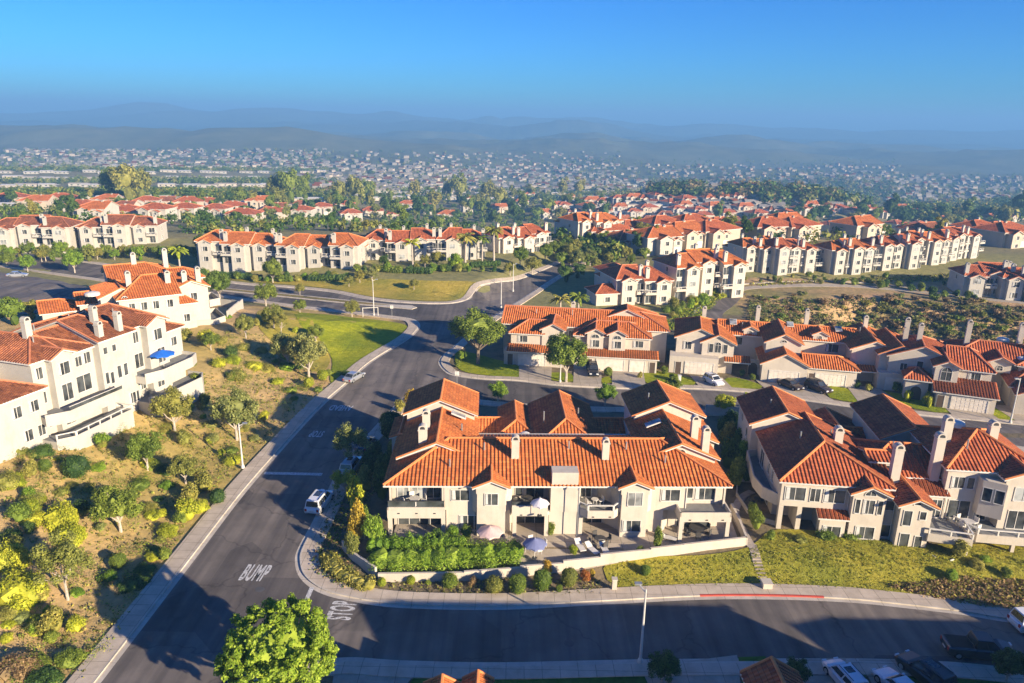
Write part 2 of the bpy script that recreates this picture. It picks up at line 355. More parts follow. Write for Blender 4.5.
def drape(name, poly, off, mat, cell=2.0, skirt=.0, **kw):      # a sheet that follows the ground
    bm = bmesh.new(); bm.faces.new([bm.verts.new((x, y, 0)) for x, y in poly])
    xs = [p[0] for p in poly]; ys = [p[1] for p in poly]
    for ax, (a, b) in enumerate(((min(xs), max(xs)), (min(ys), max(ys)))):
        k = math.ceil(a/cell)*cell
        while k < b:
            c = [0, 0, 0]; c[ax] = k; nn = [0, 0, 0]; nn[ax] = 1
            bmesh.ops.bisect_plane(bm, geom=bm.verts[:]+bm.edges[:]+bm.faces[:], plane_co=c, plane_no=nn, dist=1e-5); k += cell
    bmesh.ops.recalc_face_normals(bm, faces=bm.faces[:])
    for f in bm.faces:
        if f.normal.z < 0: f.normal_flip()
    for v in bm.verts: v.co.z = terrain(v.co.x, v.co.y)+off
    if skirt:
        be = [e for e in bm.edges if len(e.link_faces) == 1]
        r = bmesh.ops.extrude_edge_only(bm, edges=be)
        for v in r['geom']:
            if isinstance(v, bmesh.types.BMVert): v.co.z -= skirt
    me = bpy.data.meshes.new(name); bm.to_mesh(me); bm.free(); me.materials.append(mat)
    return put(name, me, **kw)
def band(line, a, b):       # polygon between two offsets of a line (left positive)
    n = len(line); L_, R_ = [], []
    for i, (x, y) in enumerate(line):
        x0, y0 = line[max(i-1, 0)]; x1, y1 = line[min(i+1, n-1)]
        dx, dy = x1-x0, y1-y0; l = math.hypot(dx, dy) or 1; nx, ny = -dy/l, dx/l
        L_.append((x+nx*a, y+ny*a)); R_.append((x+nx*b, y+ny*b))
    return L_, R_
def strip(name, line, a, b, off, mat, thick=0, **kw):
    L_, R_ = band(line, a, b); m = M(); k = 0
    P = [[(x, y, terrain(x, y)+off) for x, y in L_], [(x, y, terrain(x, y)+off) for x, y in R_]]
    for i in range(len(line)-1):
        q = [P[0][i], P[0][i+1], P[1][i+1], P[1][i]]
        if a > b: q.reverse()
        m.face(q, mat)
        if thick:
            for p, flip in ((P[0], a < b), (P[1], a > b)):
                e = [p[i], p[i+1], (*p[i+1][:2], p[i+1][2]-thick), (*p[i][:2], p[i][2]-thick)]
                m.face(e, mat)
    return m.build(name, **kw)

# ------------------------------------------------------------ terrain sheet
def axis(spans):
    out = []
    for a, b, s in spans: out += list(np.arange(a, b, s))
    return out
xs = axis([(-13000, -4000, 900), (-4000, -1600, 160), (-1600, -400, 45), (-400, -130, 15), (-130, 0, 2), (0, 170, 2.5), (170, 420, 10), (420, 1600, 40), (1600, 4400, 160), (4400, 13001, 900)])
ys = axis([(-600, -50, 80), (-50, 20, 12), (20, 250, 2), (250, 420, 6), (420, 1000, 18), (1000, 3600, 45), (3600, 8200, 110), (8200, 13001, 900)])
def gcolor(x, y):
    n = math.sin(x*.11+y*.07)+math.sin(x*.05-y*.13+2)
    if y > 250:
        if y > 3900: return (.10, .12, .10)
        f = .5+.25*n
        if y > 1500: return (.12+.04*f, .13+.03*f, .075+.02*f)
        return (.20+.10*f, .19+.06*f, .095+.04*f)
    if x < -27 and y < 170:
        f = min(1, max(0, .5+.3*n))
        return (.56-.14*f, .38-.06*f, .19-.08*f)
    if x > 55 and 134 < y < 212:
        f = min(1, max(0, .45+.35*math.sin(x*.09)+.25*math.sin(x*.23+y*.17)))
        f = min(1, max(0, .5+.9*noise.fractal(Vector((x/12., y/9., 5.)), .9, 2.1, 4))); return (.50-.24*f, .32-.10*f, .18-.09*f)
    if y > 170: return (.26, .24, .10)
    return (.20, .16, .10)
m = M(); nx, ny = len(xs), len(ys)
m.v = [(x, y, terrain(x, y)) for y in ys for x in xs]
m.f = [(j*nx+i, j*nx+i+1, (j+1)*nx+i+1, (j+1)*nx+i) for j in range(ny-1) for i in range(nx-1)]
m.m = [0]*len(m.f); m.mats = [GROUND]
me = m.mesh('ground', True); ca = me.color_attributes.new('gcol', 'FLOAT_COLOR', 'POINT')
buf = []
for x, y, z in m.v: buf += [*gcolor(x, y), 1]
ca.data.foreach_set('color', buf)
put('ground', me, kind='structure')

# haze: the air that fades the valley
hm, nt, b = newmat('haze_air'); nt.nodes.remove(b)
pv = N(nt, 'ShaderNodeVolumePrincipled'); pv.inputs['Color'].default_value = (.20, .46, .82, 1); pv.inputs['Density'].default_value = 3.5e-4; pv.inputs['Anisotropy'].default_value = 0.0
L(nt, pv.outputs[0], nt.nodes['Material Output'].inputs['Volume'])
m = M(); m.box(-13500, -1200, -175, 13500, 13500, 150, hm); m.build('haze', kind='stuff')

# ------------------------------------------------------------ roads, kerbs, pavements
def W(pts): return [G(*p) for p in pts]
c1 = [(-33.8, -10), (-33.6, 20)]+W([(95, 683), (190, 560), (240, 495), (280, 449), (318, 408), (345, 384), (370, 362), (404, 341), (414, 333), (418, 327), (416, 322), (409, 319), (392, 316.5), (362, 313), (307, 307), (246, 299), (200, 292.5)])+[(-112, 197), (-160, 217)]
farL = [(-168, 236), (-118, 215)]+W([(228, 283), (286, 287.5), (331, 292), (367, 299), (404, 303), (446, 304), (467, 300), (480, 293), (500, 286.5), (520, 280.5), (545, 269.5), (566, 260)])
eastN = W([(584, 262), (554, 279), (525, 298), (493, 318), (470, 335), (452, 350)])
c2 = W([(452, 350), (444, 356.5), (441, 363), (446, 370.5), (456, 375.5), (485, 379.5), (519, 381), (563, 386), (627, 389), (688, 389), (752, 393), (809, 401), (859, 408), (907, 414), (965, 420), (1024, 426)])+[(100, 100), (125, 93)]
c3 = [(122, 84), (96, 91)]+W([(1024, 455), (930, 439), (859, 426), (800, 417), (750, 413), (700, 411), (640, 409), (560, 407), (500, 403), (455, 398), (425, 394), (411, 396), (402, 402), (390, 414), (370, 436), (345, 465), (318, 520), (303, 548), (300, 562), (305, 577), (322, 590), (350, 598), (400, 605), (500, 607), (600, 602), (700, 597), (780, 597), (850, 600), (900, 605), (960, 612), (1010, 620)])+[(56, 57.3), (80, 50)]
c5 = [(78, 42), (60, 48.5)]+W([(1010, 672), (900, 664), (780, 663), (640, 664), (500, 667), (400, 665), (345, 662)])+[(-18.5, 50.6), (-20.8, 47.5), (-21.6, 43), (-21.6, 20), (-21.6, -10)]
c1, farL, eastN, c2, c3, c5 = [smooth_line(c, 5) for c in (c1, farL, eastN, c2, c3, c5)]
roadpoly = c1+farL+eastN+c2[1:]+c3+c5
drape('road', roadpoly, .05, ASPH, 6.0, kind='structure')
def kerb(line, side, walk, name='pavement', kerb_w=.16):
    strip('gutter', line, 0, -side*.5, .058, KERB, kind='structure')
    strip('kerb', line, side*kerb_w, -side*0.01, .19, KERB, .2, kind='structure')
    if walk: strip(name, line, side*(kerb_w+walk), side*kerb_w, .182, WALK, .25, kind='structure')
kerb(c1, 1, 2.0); kerb(farL, 1, 1.6); kerb(eastN, 1, 1.5); kerb(c2, 1, 1.4); kerb(c3, 1, 1.7); kerb(c5, 1, 1.4)
med = W([(200, 286), (250, 291), (299, 295.5), (352, 301), (395, 305.3), (412, 306), (417, 308), (412, 309.8), (367, 305.8), (299, 299), (250, 294), (200, 289)])
drape('traffic_island', med, .2, KERB, 4, .25, kind='structure')
drape('island_planting_bed', [tuple(np.array(p)*.998+np.array((0, .35))) for p in W([(205, 287), (250, 291.6), (299, 296.4), (352, 302), (392, 305.8), (367, 305.2), (299, 298.4), (250, 293.3), (205, 288.6)])], .24, turf('planting_bed', (.16, .10, .06), (.24, .20, .08), (.30, .30, .12)), 4, kind='structure')
# lane at the canyon edge
lane = [(45, 164), (47.5, 173)]+W([(722, 303), (733, 293), (745, 288.5), (770, 287)])+[(78, 204.5), (94, 205.5), (108, 202), (118, 197), (134, 189.5), (160, 186), (200, 188)]
lane = smooth_line(lane, 6)
strip('canyon_lane', lane[:20], 3.2, -3.2, .07, ASPH, .5, kind='structure')
strip('canyon_lane', lane[19:], 1.4, -1.4, .07, DRIVE, .5, kind='structure')
strip('kerb', lane, 3.6, 3.2, .22, KERB, .3, kind='structure')
# parking court on the left
drape('parking_court', [(-165, 205), (-113, 182), (-100, 172), (-92, 150), (-104, 140), (-160, 150)], .12, ASPH, 3, kind='structure')
# painted marks
def text(word, loc, rz, sx, sy, label):
    cu = bpy.data.curves.new('lettering', 'FONT'); cu.body = word; cu.align_x = 'CENTER'; cu.align_y = 'CENTER'; cu.size = 1; cu.offset = .03
    cu.space_character = 1.1; cu.materials.append(PAINT)
    o = bpy.data.objects.new('road_lettering', cu); col.objects.link(o); o.location = loc; o.rotation_euler[2] = rz; o.scale = (sx, sy, 1)
    o['label'] = label; o['category'] = 'road marking'; o['group'] = 'words painted on the road'
x, y = G(255, 574); text('BUMP', (x, y, .062), R(-3), .95, 3.7, 'white painted word BUMP on the asphalt, nearest the camera')
x, y = G(343, 611); text('STOP', (x, y, .062), R(87), 1.05, 3.1, 'white painted word STOP lying sideways at the side road mouth')
x, y = G(317, 434); text('STOP', (x, y, .062), R(178), .75, 2.9, 'white painted word STOP just beyond the white stop bar')
x, y = G(341, 408); text('AHEAD', (x, y, .062), R(178), 1.0, 2.9, 'white painted word farther up the shaded road, beside the kerb')
def mark(pts, label, mat=PAINT, name='road_line', cat='road marking', z=.0625):
    m = M(); m.face([(*p, z) for p in pts], mat); o = m.build(name); o['label'] = label; o['category'] = cat
a = G(262, 473); b = G(326, 475)
mark([(a[0]+.3, a[1]-.45), (b[0]-.5, b[1]-.3), (b[0]-.5, b[1]+.4), (a[0]+.3, a[1]+.25)], 'white stop bar painted across half the shaded main road')
a = G(305, 604); b = G(312, 588)
mark([(a[0]-.22, a[1]), (a[0]+.22, a[1]), (b[0]+.22, b[1]), (b[0]-.22, b[1])], 'short white bar painted at the side road mouth')
line = [p for p in c3 if 18 < p[0] < 31 and p[1] < 64]
strip('red_kerb', line, .17, -.02, .198, REDP, .15, kind='structure')
# a round cover and a seam on the asphalt
for px, py, r, lb in [(569, 644, .38, 'round iron manhole cover in the shaded side road'), (260, 590, .38, 'round iron manhole cover beside the painted word BUMP')]:
    x, y = G(px, py); m = M(); m.lathe([(.001, .008), (r, .008), (r+.06, .0)], plain('iron%d' % px, (.09, .085, .08), .6), 20); m.build('manhole_cover', loc=(x, y, .056), label=lb, category='manhole cover')
# lawns and ground cover sheets
def lawn(pts, mat=LAWN, name='lawn', off=.09, k=4, cell=2.5, kind='structure', h=None):
    w = [GT(*p) for p in pts]; w = smooth_line(w, k, True) if k else w
    return drape(name, w, off, mat, cell, kind=kind)
lawn([(405, 325), (403, 332), (385, 347), (366, 360), (352, 372), (338, 385), (330, 380), (332, 360), (318, 338), (300, 325), (296, 313), (330, 315), (375, 320)], LAWN)
lawn([(300, 312), (318, 336), (330, 358), (322, 372), (300, 366), (275, 345), (258, 325), (262, 310)], LAWND, 'dry_lawn', .07)
lawn([(232, 280), (286, 284.5), (331, 289), (367, 296), (404, 300), (446, 301), (464, 297), (476, 290), (478, 283), (430, 281), (380, 279), (330, 277), (280, 279), (240, 276)], LAWND, 'dry_lawn')
lawn([(455, 362), (458, 351), (475, 354), (497, 360), (518, 366), (520, 377), (485, 375.5), (462, 371)], LAWN)
lawn([(551, 373), (571, 374), (573, 382), (552, 380.5)], LAWN, k=2)
lawn([(601, 379), (609, 377), (612, 383), (602, 383)], LAWN, k=2)
lawn([(641, 374), (655, 371), (690, 378), (694, 385), (650, 385)], LAWN, k=2)
lawn([(724, 380), (735, 378), (758, 384), (760, 389), (730, 388)], LAWN, k=2)
lawn([(826, 387), (845, 388), (860, 399), (858, 403), (830, 398)], LAWN, k=2)
lawn([(879, 392), (893, 393), (950, 403), (952, 413), (915, 409)], LAWN, k=2)
lawn([(972, 404), (985, 404), (1015, 417), (1012, 421), (990, 417)], LAWN, k=2)
lawn([(1006, 455), (1040, 462), (1060, 480), (1020, 472)], LAWN, k=2)
lawn([(745, 392), (757, 396), (752, 404), (744, 404)], LAWN, k=0)
iv = lawn([(620, 588), (610, 560), (700, 556), (748, 548), (778, 530), (860, 536), (905, 545), (960, 545), (1040, 550), (1060, 622), (1010, 611), (940, 601), (880, 594), (790, 589), (700, 589)], IVY, 'ivy_ground_cover', .10, 3, 2.0, 'structure')
lawn([(420, 669), (640, 668), (652, 680), (640, 700), (400, 700)], turf('shaded_lawn', (.03, .09, .012), (.06, .15, .02), (.10, .2, .03)), k=0, off=.1)  # darker copy of the lawn greens, with the shade put into the colour
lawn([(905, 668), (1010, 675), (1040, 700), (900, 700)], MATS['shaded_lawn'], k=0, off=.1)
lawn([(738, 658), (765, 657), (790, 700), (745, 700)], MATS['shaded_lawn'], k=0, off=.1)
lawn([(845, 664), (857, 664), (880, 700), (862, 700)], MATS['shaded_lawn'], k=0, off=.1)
def drive(pts, name='driveway'):
    w = [GT(*p) for p in pts]; drape(name, w, .115, DRIVE, 3, kind='structure')
drive([(519, 365), (552, 364), (551, 384.5), (519, 380)]); drive([(574, 368), (602, 368), (601, 387), (573, 385.5)])
drive([(612, 369), (643, 370), (646, 388), (612, 387)]); drive([(690, 376), (722, 378), (735, 391), (700, 388)])
drive([(755, 380), (800, 382), (836, 402), (770, 394)]); drive([(846, 386), (878, 388), (915, 413), (862, 407.5)])
drive([(935, 399), (972, 402), (1003, 422), (955, 418)]); drive([(990, 405), (1040, 408), (1050, 428), (1020, 424)])
drive([(640, 668), (737, 656), (742, 700), (655, 700)]); drive([(792, 660), (845, 659), (862, 700), (800, 700)]); drive([(858, 660), (905, 661), (905, 700), (880, 700)])
drive([(335, 668), (420, 669), (395, 700), (330, 700)])
drive([(385, 565), (500, 560), (560, 575), (740, 545), (725, 505), (600, 500), (400, 515)], 'patio_paving')
# ------------------------------------------------------------ building kit
NEAR = True
def roof_mesh(x0, y0, x1, y1, z, pitch, axis, ends, mat, cap, ribs, th=.22):
    m = M()
    if axis == 'y': U0, U1, V0, V1 = y0, y1, -x1, -x0; T = lambda u, v, w: (-v, u, w)
    else: U0, U1, V0, V1 = x0, x1, y0, y1; T = lambda u, v, w: (u, v, w)
    s = (V1-V0)/2; vm = (V0+V1)/2; hi = min(s, (U1-U0)/2-.01)
    a, b, c, d = T(U0, V0, z), T(U1, V0, z), T(U1, V1, z), T(U0, V1, z)
    P = T(U0+(hi if ends[0] == 'hip' else 0), vm, z+s*pitch); Q = T(U1-(hi if ends[1] == 'hip' else 0), vm, z+s*pitch)
    planes = [[a, b, Q, P], [c, d, P, Q]]; caps = [(P, Q)]
    if ends[0] == 'hip': planes.append([d, a, P]); caps += [(a, P), (d, P)]
    if ends[1] == 'hip': planes.append([b, c, Q]); caps += [(b, Q), (c, Q)]
    edges = {}
    for pl in planes:
        for i in range(len(pl)): edges.setdefault(frozenset((pl[i], pl[(i+1) % len(pl)])), []).append((pl[i], pl[(i+1) % len(pl)]))
    for pl in planes:
        v = [Vector(p) for p in pl]; n = (v[1]-v[0]).cross(v[-1]-v[0]).normalized(); e = Vector((0, 0, 1)).cross(n).normalized(); sl = n.cross(e)
        m.face(pl, mat, [(p.dot(e), p.dot(sl)) for p in v])
        m.face([(p[0], p[1], p[2]-th) for p in reversed(pl)], TRIM)
        if ribs:
            uv = [(p.dot(e), p.dot(sl)) for p in v]; dn = v[0].dot(n)
            u0, u1 = min(q[0] for q in uv), max(q[0] for q in uv); k = math.ceil((u0-.105)/.42)*.42+.105
            while k < u1:
                cr = []
                for i in range(len(uv)):
                    p, q = uv[i], uv[(i+1) % len(uv)]
                    if (p[0]-k)*(q[0]-k) < 0: cr.append(p[1]+(q[1]-p[1])*(k-p[0])/(q[0]-p[0]))
                if len(cr) >= 2 and max(cr)-min(cr) > .3:
                    f0, f1 = min(cr)-.06, max(cr)-.05; sec = []
                    for vv in (f0, f1):
                        for du, dh in ((-.12, .004), (-.075, .055), (.075, .055), (.12, .004)):
                            sec.append((e*(k+du)+sl*vv+n*(dn+dh), (k+du, vv)))
                    for j in range(3):
                        q = [sec[j], sec[j+1], sec[j+5], sec[j+4]]
                        m.face([x[0] for x in q], mat, [x[1] for x in q])
                    q = [sec[3], sec[2], sec[1], sec[0]]; m.face([x[0] for x in q], mat, [x[1] for x in q])
                k += .42
    for es in edges.values():
        if len(es) == 1:
            p, q = es[0]; m.face([p, (p[0], p[1], p[2]-th), (q[0], q[1], q[2]-th), q], TRIM)
            if abs(p[2]-q[2]) > .1: m.bar((p[0], p[1], p[2]+.05), (q[0], q[1], q[2]+.05), .11, cap, 6)
    for p, q in caps: 
        if (Vector(p)-Vector(q)).length > .2: m.bar((p[0], p[1], p[2]+.06), (q[0], q[1], q[2]+.06), .15, cap, 6)
    return m
class Bld:
    def __init__(s, name, label, cat, loc, rz, wall=None, tile=None, cap=None, ribs=False, group=None):
        s.root = thing(name, label, cat, loc, R(rz), group); s.wm = wall or CREAM; s.tm = tile or TILE_O; s.cm = cap or (CAP_O if s.tm is TILE_O else CAP_R); s.ribs = ribs
    def add(s, m, name, **kw): return m.build(name, s.root, **kw)
    def wall(s, pts, z0, z1, mat=None, top=None):
        m = M(); m.prism(pts, z0, z1, mat or s.wm, top); return s.add(m, 'wall')
    def block(s, x0, y0, x1, y1, z0, z1, pitch=.38, axis='x', ends=('hip', 'hip'), over=.45, wallpts=None, mat=None):
        m = M(); w = mat or s.wm; m.prism(wallpts or [(x0, y0), (x1, y0), (x1, y1), (x0, y1)], z0, z1, w)
        sw = ((y1-y0) if axis == 'x' else (x1-x0))/2
        for k, e in enumerate(ends):                       # gable triangles above the wall
            if e != 'gable': continue
            if axis == 'x': xx = (x0, x1)[k]; a, b = (xx, xx+.2) if k == 0 else (xx-.2, xx); t = [(y0, z1), (y1, z1), ((y0+y1)/2, z1+sw*pitch)]; f = lambda q, r: (q, r[0], r[1])
            else: xx = (y0, y1)[k]; a, b = (xx, xx+.2) if k == 0 else (xx-.2, xx); t = [(x0, z1), (x1, z1), ((x0+x1)/2, z1+sw*pitch)]; f = lambda q, r: (r[0], q, r[1])
            m.face([f(a, r) for r in t], w); m.face([f(b, r) for r in reversed(t)], w)
        s.add(m, 'wall')
        ze = z1-over*pitch+.225
        r = roof_mesh(x0-over, y0-over, x1+over, y1+over, ze, pitch, axis, ends, s.tm, s.cm, s.ribs)
        return s.add(r, 'roof')
    def shed(s, x0, y0, x1, y1, z_lo, z_hi, side):         # lean-to roof, low on the named side
        c = {'S': [z_lo, z_lo, z_hi, z_hi], 'N': [z_hi, z_hi, z_lo, z_lo], 'E': [z_hi, z_lo, z_lo, z_hi], 'W': [z_lo, z_hi, z_hi, z_lo]}[side]
        p = [(x0, y0, c[0]), (x1, y0, c[1]), (x1, y1, c[2]), (x0, y1, c[3])]; m = M()
        k = {'S': 0, 'E': 1, 'N': 2, 'W': 3}[side]; p = p[k:]+p[:k]
        v = [Vector(q) for q in p]; n = (v[1]-v[0]).cross(v[-1]-v[0]).normalized(); e = Vector((0, 0, 1)).cross(n).normalized(); sl = n.cross(e)
        m.face(p, s.tm, [(q.dot(e), q.dot(sl)) for q in v]); m.face([(q[0], q[1], q[2]-.2) for q in reversed(p)], TRIM)
        for i in range(4):
            a, b = p[i], p[(i+1) % 4]; m.face([a, (a[0], a[1], a[2]-.2), (b[0], b[1], b[2]-.2), b], TRIM)
        if s.ribs:
            w = (v[1]-v[0]).length; L2 = (v[3]-v[0]).length; k = .2
            while k < w-.1:
                o = v[0]+e*k; 
                sec = [o+sl*vv+e*du+n*dh for vv in (-.05, L2) for du, dh in ((-.12, .004), (-.075, .055), (.075, .055), (.12, .004))]
                for j in range(3): m.face([sec[j], sec[j+1], sec[j+5], sec[j+4]], s.tm, [(k, 0)]*4)
                k += .42
        return s.add(m, 'roof')
    def place(s, o_, face, a, off):
        o_.location = {'S': (a, off, o_.location[2]), 'N': (a, off, o_.location[2]), 'E': (off, a, o_.location[2]), 'W': (off, a, o_.location[2])}[face]
        o_.rotation_euler[2] = {'S': 0, 'N': math.pi, 'E': math.pi/2, 'W': -math.pi/2}[face]
    def win(s, face, a, off, z, w=1.4, h=1.3, kind='std', rot=None, xy=None, pale=False):
        fm, pm = win_mesh(round(w, 2), round(h, 2), kind, pale)
        f = put({'door': 'glass_door'}.get(kind, 'window'), fm, s.root, (0, 0, z)); 
        if xy: f.location = (xy[0], xy[1], z); f.rotation_euler[2] = R(rot)
        else: s.place(f, face, a, off)
        put('pane', pm, f); return f
    def garage(s, x, y, w=4.9, h=2.2, z=0, mat=None, face='S'):
        k = ('gar', w, h)
        if k not in WC:
            m = M(); m.box(-w/2, -.02, 0, w/2, .01, h, mat or DOORG)
            for r in range(4):
                for c in range(int(w/.62)): 
                    q = w/int(w/.62); m.box(-w/2+c*q+.06, -.045, r*h/4+.06, -w/2+(c+1)*q-.06, -.02, (r+1)*h/4-.06, mat or DOORG)
            f = M(); f.box(-w/2-.12, -.1, 0, -w/2, .01, h+.12, TRIM); f.box(w/2, -.1, 0, w/2+.12, .01, h+.12, TRIM); f.box(-w/2, -.1, h, w/2, .01, h+.12, TRIM)
            WC[k] = (m.mesh('garage_door'), f.mesh('door_frame'))
        o = put('garage_door', WC[k][0], s.root, (0, 0, z)); s.place(o, face, x, y); put('door_frame', WC[k][1], o); return o
    def door(s, face, a, off, z=0, w=1.0, h=2.1):
        k = ('door', w, h)
        if k not in WC:
            m = M(); m.box(-w/2, -.04, 0, w/2, .01, h, DOORD); m.box(-w/2-.1, -.07, 0, -w/2, .01, h+.1, TRIM); m.box(w/2, -.07, 0, w/2+.1, .01, h+.1, TRIM)
            WC[k] = m.mesh('front_door')
        o = put('front_door', WC[k], s.root, (0, 0, z)); s.place(o, face, a, off)
    def archway(s, face, a, off, z=0, w=1.6, h=2.4):
        k = ('arch', w, h)
        if k not in WC:
            m = M(); r = w/2; pts = [(-r, 0), (r, 0)]+[(r*math.cos(t), h-r+r*math.sin(t)) for t in [math.pi*i/10 for i in range(11)]]
            m.face([(p[0], -.015, p[1]) for p in pts], DOORD)  # flat dark face on the wall paints the shade inside the arch
            for i in range(2, len(pts)-1): m.bar((pts[i][0], -.03, pts[i][1]), (pts[i+1][0], -.03, pts[i+1][1]), .06, TRIM, 4)
            WC[k] = m.mesh('archway')
        o = put('archway', WC[k], s.root, (0, 0, z)); s.place(o, face, a, off)
    def chimney(s, x, y, z0, z1, w=.95, d=.8, mat=None, rz=0):
        m = M(); w2, d2 = w*.42, d*.43; mt = mat or s.wm
        m.box(-w2, -d2, z0, w2, d2, z1-.55, mt); o = m.build('chimney', s.root, (x, y, 0), R(rz))
        c = M(); c.box(-w2-.07, -d2-.07, z1-.55, w2+.07, d2+.07, z1-.43, mt)
        n = 8; pr = [(-w2, z1-.43), (w2, z1-.43)]+[(w2*math.cos(math.pi*i/n), z1-.25+w2*.75*math.sin(math.pi*i/n)) for i in range(n+1)]
        for i in range(len(pr)):
            a, b = pr[i], pr[(i+1) % len(pr)]
            c.face([(a[0], -d2, a[1]), (b[0], -d2, b[1]), (b[0], d2, b[1]), (a[0], d2, a[1])][::-1], mt)
        c.face([(p[0], -d2, p[1]) for p in pr], mt); c.face([(p[0], d2, p[1]) for p in reversed(pr)], mt)
        q = w2*.6
        for sy in (-1, 1):
            ho = [(-q, z1-.38), (q, z1-.38)]+[(q*math.cos(math.pi*i/n), z1-.25+q*.8*math.sin(math.pi*i/n)) for i in range(n+1)]
            ho = [(p[0], sy*(d2+.008), p[1]) for p in ho]; c.face(ho if sy < 0 else ho[::-1], DARKM)  # dark face paints the shade inside the cap's arched opening
        c.build('chimney_cap', o)
    def balcony(s, pts, z, ph=.95, th=.45, rail=False, floor=None, sides=None, mat=None, t=.16):
        m = M(); mt = mat or s.wm; m.prism(pts, z-th, z, mt, floor or DECK); o = s.add(m, 'balcony'); n = len(pts)
        r = M()
        for i in (sides if sides is not None else range(n)):
            a, b = Vector((*pts[i], 0)), Vector((*pts[(i+1) % n], 0)); d = (b-a).normalized(); q = Vector((-d.y, d.x, 0))*t
            p = [a, b, b+q, a+q]
            if rail:
                r.prism([(v.x, v.y) for v in p], z+.002, z+ph*.35, mt); r.prism([(v.x, v.y) for v in p], z+ph-.1, z+ph, TRIM)
                L_ = (b-a).length; k = max(1, round(L_/1.9))
                for j in range(k+1):
                    c = a+d*(.08+(L_-.16)*j/k)+q*.5; r.box(c.x-.07, c.y-.07, z+ph*.35, c.x+.07, c.y+.07, z+ph-.1, TRIM)
            else: r.prism([(v.x, v.y) for v in p], z+.002, z+ph, mt)
        r.build('parapet', o); return o
    def column(s, x, y, z0, z1, w=.4): 
        m = M(); m.box(x-w/2, y-w/2, z0, x+w/2, y+w/2, z1, s.wm); s.add(m, 'column')
    def skylight(s, x, y, z, w, l, pitch, rz):
        m = M(); m.box(-w/2, -l/2, 0, w/2, l/2, .14, TRIM); o = m.build('skylight', s.root, (x, y, z)); o.rotation_euler = (math.atan(pitch), 0, R(rz))
        g = M(); g.box(-w/2+.1, -l/2+.1, .141, w/2-.1, l/2-.1, .17, GLASSB); g.build('pane', o)
    def dome(s, x, y, z, r=.75):
        m = M(); m.lathe([(r, 0), (r, .35), (r*.95, .45), (r*.6, .62), (.001, .7)], TRIM, 14); m.build('roof_vent', s.root, (x, y, z), smooth=False)
    def planter(s, *a): pass
WC = {}
def win_mesh(w, h, kind, pale):
    k = (w, h, kind, pale)
    if k in WC: return WC[k]
    f, p = M(), M(); gl = GLASSB if pale else GLASS; r = w/2
    if kind in ('arch', 'half'):
        hs = h-r if kind == 'arch' else 0
        top = [(r*math.cos(math.pi*i/10), hs+r*math.sin(math.pi*i/10)) for i in range(11)]
        pts = [(-r, 0), (r, 0)]+(top[1:-1] if kind == 'half' else top)
        if kind == 'half': pts = [(-r, 0), (r, 0)]+top[1:-1]
        p.face([(q[0], -.012, q[1]) for q in pts], gl)
        for i in range(len(pts)): a, b = pts[i], pts[(i+1) % len(pts)]; f.bar((a[0], -.03, a[1]), (b[0], -.03, b[1]), .05, TRIM, 4)
        if w > .8: f.box(-.025, -.05, 0, .025, -.0, h-.02, TRIM)
        if kind == 'arch': f.box(-r, -.05, hs-.025, r, 0, hs+.025, TRIM)
    else:
        p.face([(-r, -.012, 0), (r, -.012, 0), (r, -.012, h), (-r, -.012, h)], gl); t = .07
        if not pale and kind == 'std' and w > 1: p.face([(-r*.9, -.016, .05), (-r*.5, -.016, .05), (-r*.55, -.016, h-.05), (-r*.9, -.016, h-.05)], CURT)
        f.box(-r-t, -.07, -t, -r, 0, h+t, TRIM); f.box(r, -.07, -t, r+t, 0, h+t, TRIM); f.box(-r, -.07, h, r, 0, h+t, TRIM)
        f.box(-r, -.12, -t, r, 0, 0, TRIM)
        nmul = 1 if w < 2.6 else (2 if w < 3.6 else 3)
        if w > .95:
            for i in range(nmul): c = -r+w*(i+1)/(nmul+1); f.box(c-.03, -.05, 0, c+.03, 0, h, TRIM)
    WC[k] = (f.mesh('window'), p.mesh('pane')); return WC[k]

# ============================================================ the condominium in the middle (A)
zA = 1.0
A = Bld('condominium_building', 'long cream condominium with orange tiled hip roof on the street corner, nearest in the middle', 'building', (-12.9, 70.3, zA), 1.9, CREAM, TILE_O, CAP_O, True)
T1, T2 = 0.0, 3.05; EV = 5.95
# ground floor and upper floor walls with the recessed loggias
A.wall([(.4, 1.6), (6.2, 1.6), (6.2, 0), (13, 0), (13, 1.9), (17.2, 1.9), (17.2, -.4), (20.4, -.4), (20.4, 2.0), (23.4, 2.0), (25.2, .1), (29.6, .1), (30.4, 1.2), (36, 1.2), (36, 13), (.4, 13)], -.6, T2-.25)
A.wall([(.2, 2.0), (6.0, 2.0), (6.0, 0), (9, 0), (9.4, -.5), (12.4, -.5), (13.2, .4), (13.2, 2.2), (17.3, 2.2), (17.3, -.45), (20.3, -.45), (20.3, 2.2), (22.8, 2.6), (24.0, 1.2), (24.6, -.6), (27.6, -.6), (28.2, 0), (32, 0), (32, 1.0), (36.2, 1.0), (36.2, 13), (.2, 13)], T2-.25, EV)
m = M(); m.box(17.4, -.40, EV, 20.2, 1.2, 7.4, CREAM); A.add(m, 'wall', )
A.add(roof_mesh(-.35, -.55, 36.65, 12.6, EV-.02, .375, 'x', ('hip', 'hip'), TILE_O, CAP_O, True), 'roof')
